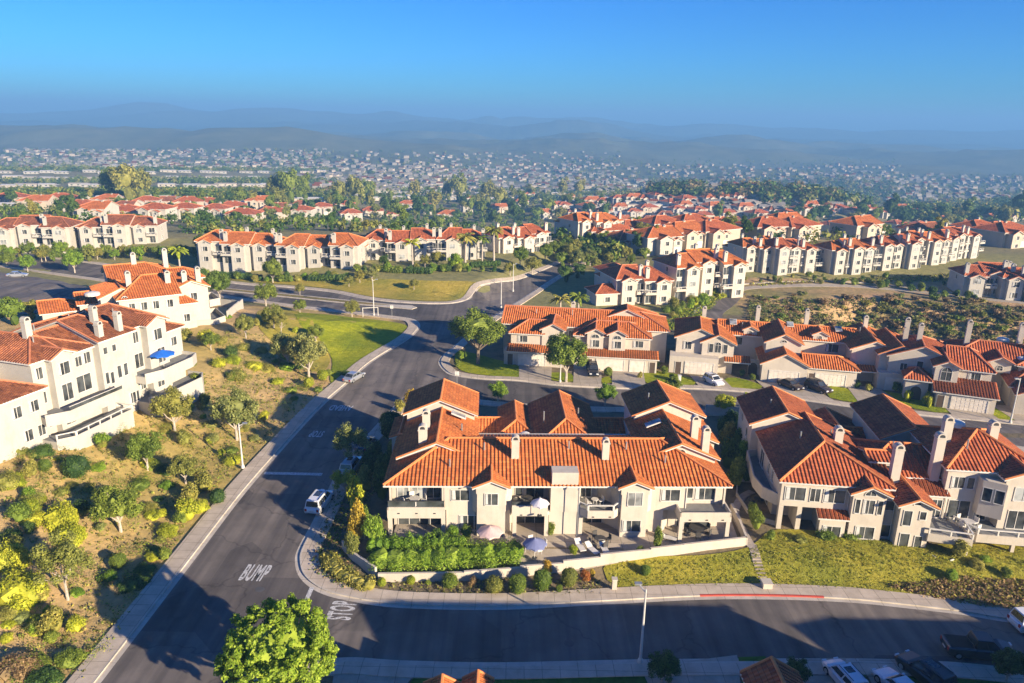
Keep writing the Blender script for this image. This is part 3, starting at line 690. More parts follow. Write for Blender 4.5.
m = M(); m.box(5.75, .05, T2, 6.0, 2.05, EV, CREAM); m.box(.2, -.0, T2+2.45, 6.0, 2.0, EV, CREAM); m.box(.2, 0, T2, .42, .22, EV-.4, CREAM); m.box(13.4, 0, T2+2.5, 17.2, 2.1, EV, CREAM); m.box(20.4, .2, T2+2.5, 24.2, 2.3, EV, CREAM); m.box(32, .1, T2+2.6, 36.2, 1.0, EV, CREAM); m.box(36.0, .1, T2, 36.2, .3, EV-.3, CREAM)
A.add(m, 'wall')
# bays with little gables
A.block(9.4, -.9, 12.6, 3.6, EV-.8, EV+.02, .42, 'y', ('gable', 'gable'), .4)
A.block(24.7, -1.0, 27.7, 3.6, EV-.8, EV+.02, .42, 'y', ('gable', 'gable'), .4)
A.wall([(9.5, -.88), (12.5, -.88), (12.5, 0), (9.5, 0)], -.6, EV-.75); A.wall([(24.8, -.98), (27.6, -.98), (27.6, .2), (24.8, .2)], -.6, EV-.75)
# windows
A.win('S', 7.7, 0, T2+.9, 1.9, 1.2); A.win('S', 11, -.9, T2+.85, 1.35, 1.3); A.win('S', 26.2, -1.0, T2+.85, 1.5, 1.5, pale=True); A.win('S', 26.0, -1.0, .8, 1.9, 1.3)
A.win('S', 30.2, 0, T2+.9, 2.0, 1.3); A.win('S', 34.2, 1.0, T2+.5, 2.2, 1.7); A.win('S', 32.6, 1.0, T2+.7, .6, 1.5)
for x in (1.4, 3.0): A.win('S', x, 2.0, T2+.1, 1.2, 2.2, 'door', pale=True)
A.win('S', 4.7, 2.0, T2+.1, 1.5, 2.2, 'door'); A.win('S', 3.2, 1.6, .1, 4.6, 2.1, 'door')
A.win('S', 15.8, 2.2, T2+.1, 1.9, 2.2, 'door'); A.win('S', 14.0, 2.2, T2+.3, .7, 1.8); A.win('S', 15.3, 1.9, .1, 3.2, 2.1, 'door')
A.win('S', 21.4, 2.3, T2+.1, 1.2, 2.2, 'door'); A.win('S', 22.2, 2.0, .1, 2.2, 2.1, 'door'); A.win('S', 33.2, 1.2, .1, 3.4, 2.1, 'door'); A.win('S', 8.5, 0, .4, 1.8, 1.7)
A.win('E', 5, 36.2, T2+.9, 1.2, 1.2); A.win('W', 6, .2, T2+.9, 1.2, 1.2)
# balconies
A.balcony([(.0, -.6), (6.1, -.6), (6.1, 2.0), (.0, 2.0)], T2, .35, .95, False, None, [0, 3])
r = M(); r.box(.1, -.52, T2+.36, 6.0, -.47, T2+1.0, GLASS); r.box(.05, -.56, T2+1.0, 6.05, -.44, T2+1.06, DARKM); A.add(r, 'glass_railing')
A.balcony([(13.2, -.9), (17.0, -.9), (17.2, -.5), (17.2, 2.2), (13.2, 2.2)], T2, .75, .5, False, None, [0])
r = M(); r.box(13.2, -.8, T2+.76, 17.1, -.76, T2+1.1, GLASS); r.box(13.2, -.84, T2+1.1, 17.1, -.72, T2+1.16, DARKM); A.add(r, 'glass_railing')
A.balcony([(20.3, -.4), (21.2, -1.3), (24.0, -1.3), (24.7, -.5), (24.6, 2.3), (20.3, 2.3)], T2, 1.0, .55, True, None, [0, 1, 2])
A.balcony([(30.9, -1.9), (36.4, -1.9), (36.4, 1.1), (30.9, 1.1)], T2, .5, .6, False, None, [0, 1, 3])
for x, y in ((.25, -.35), (5.9, -.35), (31.1, -1.7), (36.1, -1.7), (13.5, -.6), (16.9, -.6), (20.6, -.4)): A.column(x, y, -.6, T2-.5, .42)
for x in (1.2, 3.1, 5.0, 14.2, 16.2, 21.8, 23.6, 32, 33.8, 35.5):
    m = M(); m.box(x-.12, {True: -1.945, False: -.64}[x > 30] if x < 13 or x > 30 else {True: -.945, False: -1.345}[x < 18], T2-.42, x+.12, (-1.9 if x > 30 else -.6 if x < 13 else -.9 if x < 18 else -1.3), T2-.3, DARKM); A.add(m, 'wall_light')
for x, y in ((9.2, -.06), (31.9, -.06), (20.35, -.5), (13.1, .3)):
    m = M(); m.bar((x, y, -.5), (x, y, EV-.1), .05, TRIM, 5); A.add(m, 'downpipe')
# wings running back to the street
A.block(.9, 4.6, 9.0, 15, 0, 6.75, .42, 'y', ('gable', 'gable')); A.win('S', 4.95, 4.6, 7.2, 1.3, .65, 'half')
A.block(.6, 14.4, 8.9, 21, 0, 7.9, .42, 'y', ('gable', 'gable')); A.win('W', 18, .6, 5.6, 1.4, 1.2)
A.block(-1.4, 14.5, .6, 20, 0, 4.6, .3, 'y', ('gable', 'gable'), .3)
A.block(8.8, 19.0, 13.0, 24, 0, 3.2, .40, 'x', ('gable', 'gable'))
A.block(12.4, 17, 16.2, 25.4, 0, 4.1, .46, 'y', ('hip', 'gable'))
A.block(16.6, 12.4, 24.4, 26, 0, 4.4, .48, 'y', ('hip', 'gable'))
A.block(24.4, 19.0, 29.4, 24, 0, 3.2, .40, 'x', ('gable', 'gable'))
A.block(28.2, 4.6, 36.2, 15, 0, 6.75, .42, 'y', ('gable', 'gable')); A.win('S', 32.2, 4.6, 7.2, 1.3, .65, 'half')
A.block(28.8, 14.2, 37.2, 21, 0, 7.9, .42, 'y', ('gable', 'gable')); A.block(37.0, 12, 38.4, 18, 0, 5.4, .42, 'y', ('gable', 'gable'))
A.chimney(3.3, 6.0, 5, 10.0, 1.1, 1.0); A.chimney(3.4, 9.4, 5, 10.4, 1.0, .9); A.chimney(13.6, 3.4, 5, 9.9, 1.0, .8); A.chimney(23.5, 3.3, 5, 9.7, .9, .8)
A.chimney(35.0, 5.0, 5, 10.4, .95, .9); A.chimney(34.6, 8.2, 5, 10.4, .95, .9)
A.skylight(7.0, 13.0, 8.3, 1.1, 1.9, .42, 90); A.skylight(30.4, 11.0, 8.2, 1.1, 1.9, .42, -90); A.dome(15.2, 14.0, 5.0, .7)
A.archway('S', 10.6, 19.0, .0, 2.0, 2.6); A.archway('S', 26, 19.0, .0, 1.9, 2.6); A.wall([(9.2, 14), (9.5, 14), (9.5, 19), (9.2, 19)], 0, 2.2)

# ============================================================ the condominium on the right (B)
B = Bld('condominium_building', 'cream condominium on the right with two storeys of balconies above the green ivy slope', 'building', (29.6, 72.6, 1.0), -6.5, CREAM, TILE_R, CAP_O, True)
B.wall([(0.1, 3.2), (2.0, 3.2), (2.0, .1), (2.5, .1), (2.5, 2.5), (4.4, 2.5), (4.4, .1), (11, .1), (11, 13), (.1, 13)], -1.0, 2.9)
B.block(0, 0, 11.2, 14, 2.9, 5.9, .40, 'y', ('hip', 'gable'), .4)
B.wall([(0, .05), (.5, .05), (.5, .6), (0, .6)], -1, 2.9)
B.wall([(4.2, -.9), (6.9, -.9), (6.9, .1), (4.2, .1)], -1.2, 2.3); B.shed(3.9, -1.2, 7.2, .05, 2.35, 2.9, 'S')
B.block(-.9, 13, 7.2, 21.5, 0, 7.0, .42, 'y', ('gable', 'gable'))
B.block(7.2, -1.0, 10.6, 4, -1.2, 5.5, .45, 'y', ('gable', 'gable'))
B.block(9.5, 4.0, 18.2, 13.0, -1.0, 5.6, .38, 'x', ('hip', 'gable'))
B.block(7.5, 13, 15, 24, 0, 3.6, .42, 'y', ('gable', 'gable')); B.block(10, 16, 19, 22, 0, 3.4, .42, 'x', ('gable', 'gable'))
B.wall([(10.6, -.4), (11.9, -.4), (11.9, 4), (10.6, 4)], -1.0, 5.0); B.shed(10.5, -.6, 12.1, 4.4, 5.1, 6.6, 'S')
B.block(11.8, -1.8, 15.0, 5, -1.2, 4.9, .45, 'y', ('gable', 'gable'))
B.wall([(15, 2.0), (18.0, 2.0), (18.0, 5), (15, 5)], -1.0, 4.5); B.shed(14.8, 1.6, 18.2, 4.6, 4.55, 6.0, 'S')
B.block(10.6, 4.6, 13.2, 7.4, 5.0, 6.9, .3, 'x', ('gable', 'gable'))
B.block(17.8, 2.4, 27.6, 13.5, -1.0, 7.6, .40, 'x', ('hip', 'hip'))
B.block(23.0, .9, 27.0, 6, -1.0, 7.5, .42, 'y', ('gable', 'gable'))
B.wall([(21.0, 1.4), (23, .4), (23, 2.6), (21, 2.6)], 2.8, 6.9); B.block(27.3, 3.0, 31.6, 10, -1.0, 4.4, .38, 'x', ('hip', 'hip')); B.block(14.5, 12.5, 21.5, 23, 0, 6.4, .44, 'y', ('gable', 'gable'))
for x, w in ((1.5, 2.1), (3.6, 1.0), (5.6, 2.2)): B.win('S', x, 0, 3.7, w, 1.5)
B.win('S', 5.55, -.9, -.0, 1.8, 1.3); B.win('S', 8.9, -1.0, 3.2, 1.1, 1.6); B.win('S', 7.75, -1.0, 3.2, .45, 1.6); B.win('S', 10.05, -1.0, 3.2, .45, 1.6); B.win('S', 8.9, -1.0, 5.3, 1.2, .6, 'half')
B.win('S', 8.9, -1.0, .2, 1.9, 1.4); B.win('S', 11.25, -.4, 3.5, .9, 1.1); B.win('S', 11.25, -.4, .3, .9, 1.4); B.win('S', 12.6, -1.8, 2.6, .8, 1.7); B.win('S', 12.7, -1.8, -.6, .9, 2.2); B.win('S', 14.1, -1.8, 3.4, .6, .9); B.win('E', -.6, 15.0, 2.3, 1.0, 2.1); B.win('S', 14.1, -1.8, -.6, .7, 2.0)
B.win('S', 13.4, -1.8, 5.0, .8, .5, 'half'); B.win('S', 11.9, 4.6, 5.95, 1.9, .45)
B.win('S', 15.7, 2.0, 2.2, .8, 1.7); B.win('S', 17.1, 2.0, 1.8, 1.0, 2.1, 'door')
B.win('S', 19.0, 2.4, 5.3, 1.3, 1.3); B.win('S', 20.3, 2.4, 5.3, .7, 1.3); B.win('', 0, 0, 4.6, .8, 1.5, rot=-26.5, xy=(21.5, 1.13)); B.win('', 0, 0, 4.6, .8, 1.5, rot=-26.5, xy=(22.5, .63)); B.win('S', 25.0, .9, 5.0, 1.9, 1.5, pale=True)
B.win('S', 19.6, 2.4, 1.7, 2.2, 2.1, 'door'); B.win('S', 21.9, 2.4, 1.7, 1.2, 2.1); B.win('S', 24.8, .9, 1.7, 1.8, 2.1, 'door'); B.archway('S', 28.4, 3.0, 1.2, 1.9, 2.3); B.win('S', 30.5, 3.0, 2.4, 1.2, 1.3)
B.win('S', 19.2, 2.4, -.8, 1.2, 1.3); B.win('S', 21.4, 2.4, -.8, 1.2, 1.3); B.win('S', 24.0, .9, -.9, 2.0, 2.1, 'door'); B.win('S', 30, 3.0, -.9, 1.2, 1.2)
for y in (4.2, 6.2): B.win('W', y, 0, 3.7, 1.1, 1.4)
B.win('W', 9.6, 0, 3.0, 1.8, 2.0, 'door'); B.win('W', 15.5, -.9, 4.2, .8, 1.2); B.win('W', 19, -.9, 5.0, 1.2, 1.2); B.win('W', 7, 0.1, .2, 4.0, 2.0, 'door')
B.balcony([(-1.9, 5), (-1.4, 2.4), (0, .8), (0, 12.8), (-1.4, 12)], 2.9, .9, .5, False, None, [0, 1, 3, 4])
B.balcony([(-3.2, 7), (-2.6, 3.0), (-1.2, 1.2), (0.1, .6), (0.1, 11), (-2.4, 11)], -.3, .8, .5, False, PAVE, [0, 1, 2, 4, 5])
B.balcony([(14.8, -2.2), (19.0, -2.8), (19.4, .2), (18, 2.0), (15, 2.0)], 1.7, .95, .55, True, None, [0, 1])
B.balcony([(18.6, 1.2), (20.0, -1.4), (28, -1.6), (28, 3.0), (18.6, 2.4)], 1.6, .95, .6, True, None, [0, 1])
B.balcony([(28, -1.6), (32, -2.2), (35, -.6), (35, 3), (28, 3)], 1.9, .9, .6, True, None, [0, 1, 2])
B.balcony([(13.4, -3.2), (15.6, -4.6), (18.8, -4.2), (18.6, 1.0), (15, 1.0)], -.9, .45, .5, False, TERRA, [0, 1])
for x, y in ((18.6, -2.5), (23.8, -1.2), (27.6, -1.2)): B.column(x, y, -1.2, 1.3, .35)
for x, y, z in ((12.4, 2.6, 9.9), (17.0, 3.8, 11.0), (19.2, 7.4, 11.6), (24.2, 7.6, 11.3), (7.8, 8.0, 9.3)): B.chimney(x, y, 5, z, 1.1, 1.0)
B.dome(21.3, 10, 9.6, 1.0)

for x, y in ((7.1, -.06), (10.75, -.5), (11.7, -.5), (17.9, 1.9)):
    m = M(); m.bar((x, y, -1), (x, y, 5.3), .05, TRIM, 5); B.add(m, 'downpipe')
# ============================================================ house C, behind the big tree
C = Bld('townhouse', 'two-storey cream townhouse with orange roof behind the large round street tree', 'building', (-2.4, 131.5, 0), -7, CREAM, TILE_O, CAP_R, True)
C.block(0, 6, 31, 16, 0, 6.2, .40, 'x', ('gable', 'hip')); C.block(7.8, 1.6, 11.8, 8, 0, 6.6, .5, 'y', ('gable', 'gable')); C.block(2.0, 1.8, 7.9, 9, 0, 5.6, .42, 'x', ('hip', 'gable'))
C.block(16.2, 1.4, 19.2, 8, 0, 6.4, .5, 'y', ('gable', 'gable')); C.block(20.2, 1.2, 23.2, 8, 0, 6.4, .5, 'y', ('gable', 'gable')); C.block(14.0, 2.2, 27.6, 10, 0, 5.7, .42, 'x', ('hip', 'hip'))
C.block(17.5, 9.5, 29.5, 17, 0, 6.5, .42, 'y', ('gable', 'hip'))
C.shed(1.5, -.9, 12.4, 1.8, 2.75, 3.5, 'S'); C.shed(14.0, -1.2, 29.4, 1.8, 2.75, 3.5, 'S')
C.wall([(1.0, -.4), (12, -.6), (12, 2), (1.0, 2)], 0, 2.8); C.wall([(14, -.9), (29, -.9), (29, 2.4), (14, 2.4)], 0, 2.8)
C.garage(6.2, -.6, 4.9, 2.2); C.garage(20.6, -.9, 4.9, 2.2); C.garage(25.5, -.9, 2.6, 2.2); C.door('S', 2.2, -.55, 0); C.door('S', 16.8, -.9, 0); C.door('S', 28.2, -.9)
C.win('S', 4.2, 1.8, 3.9, 1.8, 1.2); C.win('S', 9.8, 1.6, 3.8, 1.4, 1.9, 'arch'); C.win('S', 17.7, 1.4, 3.8, 1.5, 1.3); C.win('S', 17.7, 1.4, 5.5, 1.5, .75, 'half'); C.win('S', 21.7, 1.2, 3.8, 1.5, 1.3); C.win('S', 21.7, 1.2, 5.5, 1.5, .75, 'half'); C.win('S', 25.6, 2.2, 3.9, 1.8, 1.2); C.win('S', 13, 6, 4.0, 1.3, 1.3); C.win('E', 8, 31, 3.8, 1.3, 1.3)
C.chimney(13, 12, 5, 9.6)

# ============================================================ house D
D = Bld('townhouse', 'cream townhouse with wide garages and orange roof, in the middle of the upper street row', 'building', (30.0, 129.2, 0), -12, CREAM, TILE_O, CAP_O, True)
D.block(0, 1.5, 8.4, 14, 0, 6.0, .42, 'y', ('gable', 'hip')); D.block(4.6, .8, 10.2, 8, 0, 5.6, .5, 'y', ('gable', 'gable')); D.block(8, 7, 36, 15, 0, 5.8, .36, 'x', ('gable', 'hip'))
D.wall([(-1, -1.2), (7.6, -1.2), (7.6, 2), (-1, 2)], 0, 3.2); D.shed(8.6, -.6, 13.2, 1.4, 2.7, 3.4, 'S')
D.block(15, -2.2, 22.6, 8, 0, 3.4, .5, 'y', ('gable', 'gable')); D.block(15.8, 2, 21.8, 12, 3.3, 6.2, .5, 'y', ('gable', 'gable')); D.block(22.4, -1.6, 30.8, 4.5, 0, 3.2, .42, 'x', ('gable', 'hip'))
D.block(30.5, 3, 38, 15, 0, 5.8, .42, 'y', ('gable', 'gable')); D.block(34.6, .8, 41.2, 12, 0, 5.9, .46, 'y', ('gable', 'gable')); D.wall([(34.4, -1), (43.6, -1), (43.6, 2), (34.4, 2)], 0, 3.1); D.shed(31, .2, 34.4, 2.2, 2.7, 3.3, 'S')
D.block(12.2, 7, 14.6, 10, 5.6, 6.8, .5, 'y', ('gable', 'gable'), .3); D.block(24.5, 7, 27, 10, 5.6, 6.8, .5, 'y', ('gable', 'gable'), .3)
D.garage(4.3, -1.2); D.garage(18.8, -2.2, 4.9); D.garage(26.6, -1.6, 4.9); D.garage(37.0, -1, 2.6); D.garage(40.2, -1, 2.6); D.door('S', .6, -1.2); D.door('S', 23.5, -1.6); D.archway('S', 13.9, 1.5, 0, 1.6, 2.3)
D.wall([(13.1, 1.5), (15.1, 1.5), (15.1, 2.0), (13.1, 2.0)], 0, 2.7)
D.win('S', 2.0, 1.5, 3.9, 1.4, 1.4); D.win('S', 6.2, .8, 3.8, .7, 1.6); D.win('S', 7.4, .8, 3.8, 1.1, 2.0, 'arch'); D.win('S', 8.7, .8, 3.8, .7, 1.6); D.win('S', 11.3, 7, 3.9, 1.6, 1.4); D.win('S', 18.8, 2.0, 6.3, 1.0, .5, 'half')
D.win('S', 13.4, 7, 5.9, .8, .8, 'arch'); D.win('S', 25.7, 7, 5.9, .8, .8, 'arch'); D.win('S', 28, 7, 3.8, 2.2, 1.5)
for x in (36.3, 37.3, 38.4, 39.4): D.win('S', x, .8, 3.7, .55, 1.6)
D.win('S', 37.9, .8, 6.2, 1.1, .55, 'half'); D.win('W', 5, 0, 3.8, 1.0, 1.2)
D.skylight(10.4, 10, 7.4, 1.3, 1.8, .36, 0); D.skylight(20.8, 10.5, 7.55, 1.2, 1.6, .36, 0); D.skylight(29.3, 10, 7.4, 1.2, 1.6, .36, 0)
for x, y, z in ((5.0, 12, 9.6), (15.2, 14, 10.0), (24.2, 14, 10.0), (34.4, 12.5, 9.8)): D.chimney(x, y, 5, z, .9, .8)

# ============================================================ house E and its neighbour
E_ = Bld('townhouse', 'cream townhouse with arched upper window above a double garage, right of the clipped yellow hedge', 'building', (63.6, 118.0, 0), -22, CREAM, TILE_R, CAP_R, True)
E_.block(0, 4, 10, 16, 0, 6.0, .42, 'y', ('gable', 'hip')); E_.block(6.6, .2, 10, 7, 0, 6.2, .5, 'y', ('gable', 'gable')); E_.block(9, 1.8, 15, 12, 0, 5.8, .42, 'x', ('gable', 'hip')); E_.shed(6.4, -2.8, 15.8, 1.8, 2.8, 4.2, 'S')
E_.wall([(7, -2.4), (15.4, -2.4), (15.4, 2), (7, 2)], 0, 2.9); E_.block(2.6, -.2, 6, 5, 0, 3.6, .42, 'x', ('hip', 'hip')); E_.garage(11.8, -2.4, 5.0); E_.archway('S', 4.3, -.2, 0, 1.7, 2.5); E_.door('S', 7.7, -2.4)
E_.win('S', 8.3, .2, 3.9, 1.6, 2.3, 'arch'); E_.win('S', 12.6, 1.8, 4.2, 1.7, 1.1); E_.win('S', 2.4, 4, 3.7, 1.0, 1.2); E_.win('W', 7, 0, 3.6, 1.0, 1.5); E_.win('S', 4.8, 4, 4.2, .9, 1.4)
E_.block(10, 9, 26, 18, 0, 6.0, .4, 'x', ('hip', 'hip')); E_.block(18.2, 3, 27, 14, 0, 3.6, .5, 'x', ('hip', 'gable')); E_.block(15.4, 7, 18.6, 11, 4.5, 6.2, .5, 'y', ('gable', 'gable')); E_.win('S', 17, 7, 4.8, .9, .9, 'arch')
for x, y, z in ((2.6, 10, 11.6), (4.6, 8.4, 11.2), (12.6, 13, 11.6), (20.6, 14, 11.8)): E_.chimney(x, y, 4, z, .95, .85)
E_.dome(18.4, 15, 8.0, 1.0); E_.dome(20.6, 10, 6.2, .9)
F_ = Bld('townhouse', 'cream gabled townhouse with shaded double garage at the right edge of the upper street', 'building', (81.0, 111.5, 0), -24, CREAM, TILE_R, CAP_R, True)
F_.block(0, -1, 9, 9, 0, 3.3, .5, 'y', ('gable', 'gable')); F_.block(1, 7, 16, 17, 0, 6.0, .42, 'x', ('hip', 'hip')); F_.block(9, 1, 17, 9, 0, 5.6, .45, 'y', ('gable', 'gable')); F_.garage(4.5, -1, 5.2); F_.garage(12.5, 1, 4.9); F_.win('S', 13, 1, 3.9, 1.6, 1.3); F_.win('S', 4.5, -1, 3.5, 1.0, .5, 'half')
F_.chimney(4, 12, 5, 9.8, .9, .9); F_.chimney(11, 13, 5, 10.2, .9, .9)
F_.dome(3.5, 8.5, 6.5, .9)
# ============================================================ big white condominium on the left hill (G)
Gb = Bld('condominium_building', 'tall white condominium on the left hill with stacked decks and weathered tile roof', 'building', (-56.4, 81.0, 6.0), 73, WHITE, TILE_B, CAP_R, True)
Gb.block(-9, .8, 2.6, 9, -3, 6.2, .42, 'x', ('hip', 'hip')); Gb.block(2.4, 2.0, 11.2, 13, -3, 9.3, .40, 'y', ('hip', 'gable')); Gb.block(-6, 8, 3.5, 18, -2, 8.6, .42, 'x', ('hip', 'gable'))
Gb.block(4.6, .9, 8.0, 5, 2, 9.3, .42, 'y', ('gable', 'gable')); Gb.block(8.0, 1.4, 12.4, 12, -3, 9.1, .4, 'x', ('gable', 'gable'))
Gb.block(11.8, .2, 18.0, 12.5, -4, 9.8, .36, 'x', ('gable', 'hip')); Gb.block(17.4, 1.4, 25.6, 13, -4, 9.8, .40, 'x', ('gable', 'hip')); Gb.block(21.0, .2, 25.0, 5, -4, 9.8, .42, 'y', ('gable', 'gable')); Gb.block(25.2, 1.2, 29.4, 9, -4, 7.6, .40, 'y', ('hip', 'gable'))
Gb.block(4, 12, 14, 24, -2, 7.8, .4, 'y', ('gable', 'hip')); Gb.block(14, 11.5, 26, 19, -2, 8.2, .4, 'x', ('gable', 'hip'))
for x, z, w, h in ((-1.6, 3.6, 1.3, 1.4), (.9, 3.6, 1.3, 1.4), (-.6, .2, 1.3, 1.4), (1.4, .2, 1.0, 1.4), (-5.5, 3.4, 1.3, 1.4)): Gb.win('S', x, .8, z, w, h)
for x, z, w, h, k in ((3.4, 6.9, 1.1, 1.5, 'std'), (9.2, 7.0, 1.0, 1.3, 'std'), (10.6, 7.0, 1.3, 1.5, 'std'), (3.4, 3.6, 1.0, 1.5, 'std'), (9.6, 3.4, 2.4, 2.2, 'door'), (3.6, .2, 1.3, 2.0, 'door'), (8.9, .3, 1.2, 1.3, 'std'), (11.2, .3, 1.2, 1.6, 'std')):
    Gb.win('S', x, 2.0 if x < 4 else 1.4, z, w, h, k)
Gb.win('S', 6.3, .9, 6.8, 1.8, 1.6); Gb.win('S', 6.3, .9, 3.3, 1.6, 2.2, 'door'); Gb.wall([(4.7, 1), (7.9, 1), (7.9, 2.2), (4.7, 2.2)], -3, 2.1); Gb.win('S', 6.2, 1, 0, 1.6, 2.0, 'door')
for x, z in ((12.8, 7.8), (14.4, 7.8), (14.8, 3.8), (16.0, 3.8)): Gb.win('S', x, .2, z, .7, .9 if z > 5 else 1.7)
for x, z, w, h in ((12.5, 3.6, .6, 1.6), (13.4, 3.4, .6, 1.6), (16.6, -.6, 1.2, 1.5), (17.6, -.6, .5, 1.5)): Gb.win('S', x, .2, z, w, h)
for x, z, w, h, k in ((18.4, 7.4, .9, 1.4, 'std'), (19.9, 7.4, 1.0, 1.6, 'std'), (20.0, 3.6, 1.6, 2.1, 'door'), (20.1, .2, 1.2, 1.8, 'std'), (18.6, 3.8, .6, 1.7, 'std')): Gb.win('S', x, 1.4, z, w, h, k)
Gb.win('S', 23.0, .2, 7.2, 1.9, 1.6); Gb.win('S', 23.4, .2, 3.6, 1.5, 2.2, 'door'); Gb.win('S', 22.6, .2, .0, 1.4, 2.0, 'door'); Gb.win('S', 27.4, 1.2, 5.0, 1.4, 1.3)
for x in (26.2, 27.2, 28.2): Gb.win('S', x, 1.2, 1.2, .7, .6)
Gb.win('W', 5, -9, 3.6, 1.3, 1.4)
Gb.balcony([(1.0, -.6), (3.4, -2.2), (12.6, -2.0), (12.6, 1.4), (2.0, 1.6)], 2.6, .55, 1.0, False, None, [0, 1, 2]); Gb.balcony([(1.2, -1.6), (3.2, -2.9), (13.4, -2.6), (13.4, .2), (1.2, .8)], -.4, .95, 2.9, True, None, [0, 1, 2])
r = M(); r.box(3.4, -2.16, 3.16, 12.5, -2.12, 3.65, GLASS); r.box(3.4, -2.2, 3.65, 12.5, -2.08, 3.7, TRIM); Gb.add(r, 'glass_railing')
Gb.balcony([(17.6, -1.6), (20.4, -2.6), (27.0, -2.4), (29.2, -1.4), (29.2, 1.2), (17.6, 1.2)], 3.1, .5, 1.1, False, None, [0, 1, 2, 3]); Gb.balcony([(17.4, -2.0), (20.4, -3.2), (28.0, -3.0), (30.0, -1.6), (30, 1.2), (17.4, .2)], -.7, .8, 2.6, False, None, [0, 1, 2, 3])
for x, y, z, w in ((12.9, .9, 12.3, 1.0), (16.4, .8, 12.9, 1.0), (6.6, 6.5, 13.8, 1.15), (15.2, 3.8, 13.7, 1.0)): Gb.chimney(x, y, 6, z, w, .9)
Gb.dome(-1.2, 12.5, 10.6, 1.4); Gb.dome(10, 19, 9.6, .8)
Gb.root.scale = (.9, .95, .96)
# ============================================================ second white condominium on the left hill (H)
Hb = Bld('condominium_building', 'white condominium with bright orange roofs just behind the tall left building', 'building', (-72, 128, 4.4), 35, WHITE, TILE_O, CAP_O, True)
Hb.block(1.5, -.5, 11.5, 12, -3, 7.2, .42, 'x', ('hip', 'gable')); Hb.block(-1.0, 3, 6, 14, -2, 7.0, .42, 'y', ('gable', 'hip')); Hb.block(-10, 11, -3.6, 18, -1, 3.6, .42, 'x', ('gable', 'hip')); Hb.block(2, 12, 14, 22, -1, 8.2, .4, 'x', ('gable', 'hip'))
Hb.block(11.5, 2.4, 17.4, 10, -3, 7.4, .42, 'y', ('gable', 'hip')); Hb.block(10.5, .5, 14.4, 6, -3, 5.0, .42, 'x', ('gable', 'hip')); Hb.block(12.5, 9, 18, 16, -3, 8.0, .4, 'x', ('gable', 'hip')); Hb.block(-4, 9, 3, 16, -1, 5.0, .4, 'x', ('gable', 'gable'))
for x in (3.4, 5.4, 7.4, 9.8): Hb.win('S', x, -.5, 4.9, 1.2, 1.4)
Hb.win('S', 2.2, 3-3.5, 1.6, 1.4, 1.5); Hb.win('S', 8, -.5, 1.4, 1.8, 2.0, 'door'); Hb.win('S', 14.6, 2.4, 5.0, 1.4, 1.4); Hb.win('S', 12.6, .5, 1.5, 1.3, 1.4); Hb.win('E', 5, 17.4, 4.9, 1.4, 1.4); Hb.win('E', 8, 17.4, 4.9, 1.2, 1.4); Hb.win('E', 5.5, 17.4, 1.5, 1.6, 2.0, 'door'); Hb.win('E', 12, 18, 5.2, 1.4, 1.4); Hb.win('S', -6.8, 11, 1.4, 1.4, 1.2); Hb.win('S', 2.5, -.5, 7.3, 1.0, .5, 'half')
Hb.balcony([(17.4, 2.2), (19.6, 3), (19.6, 9), (17.4, 10)], 3.8, .9, .5, False, None, [0, 1, 2]); Hb.balcony([(14.5, 1.4), (17.6, .6), (20.2, 2.6), (20.2, 10), (17.4, 10), (17.4, 2.4), (14.5, 2.4)], .2, .9, 1.6, False, None, [0, 1, 2, 3])
for x, y, z in ((4.0, 4.0, 11.4), (10.5, 3.0, 11.0), (13.6, 4.0, 10.6), (16.0, 3.4, 11.2), (7, 17, 12.6), (13.0, 18, 12.8)): Hb.chimney(x, y, 5, z, 1.1, 1.0)
Hb.dome(-2, 5, 7.4, 1.3)

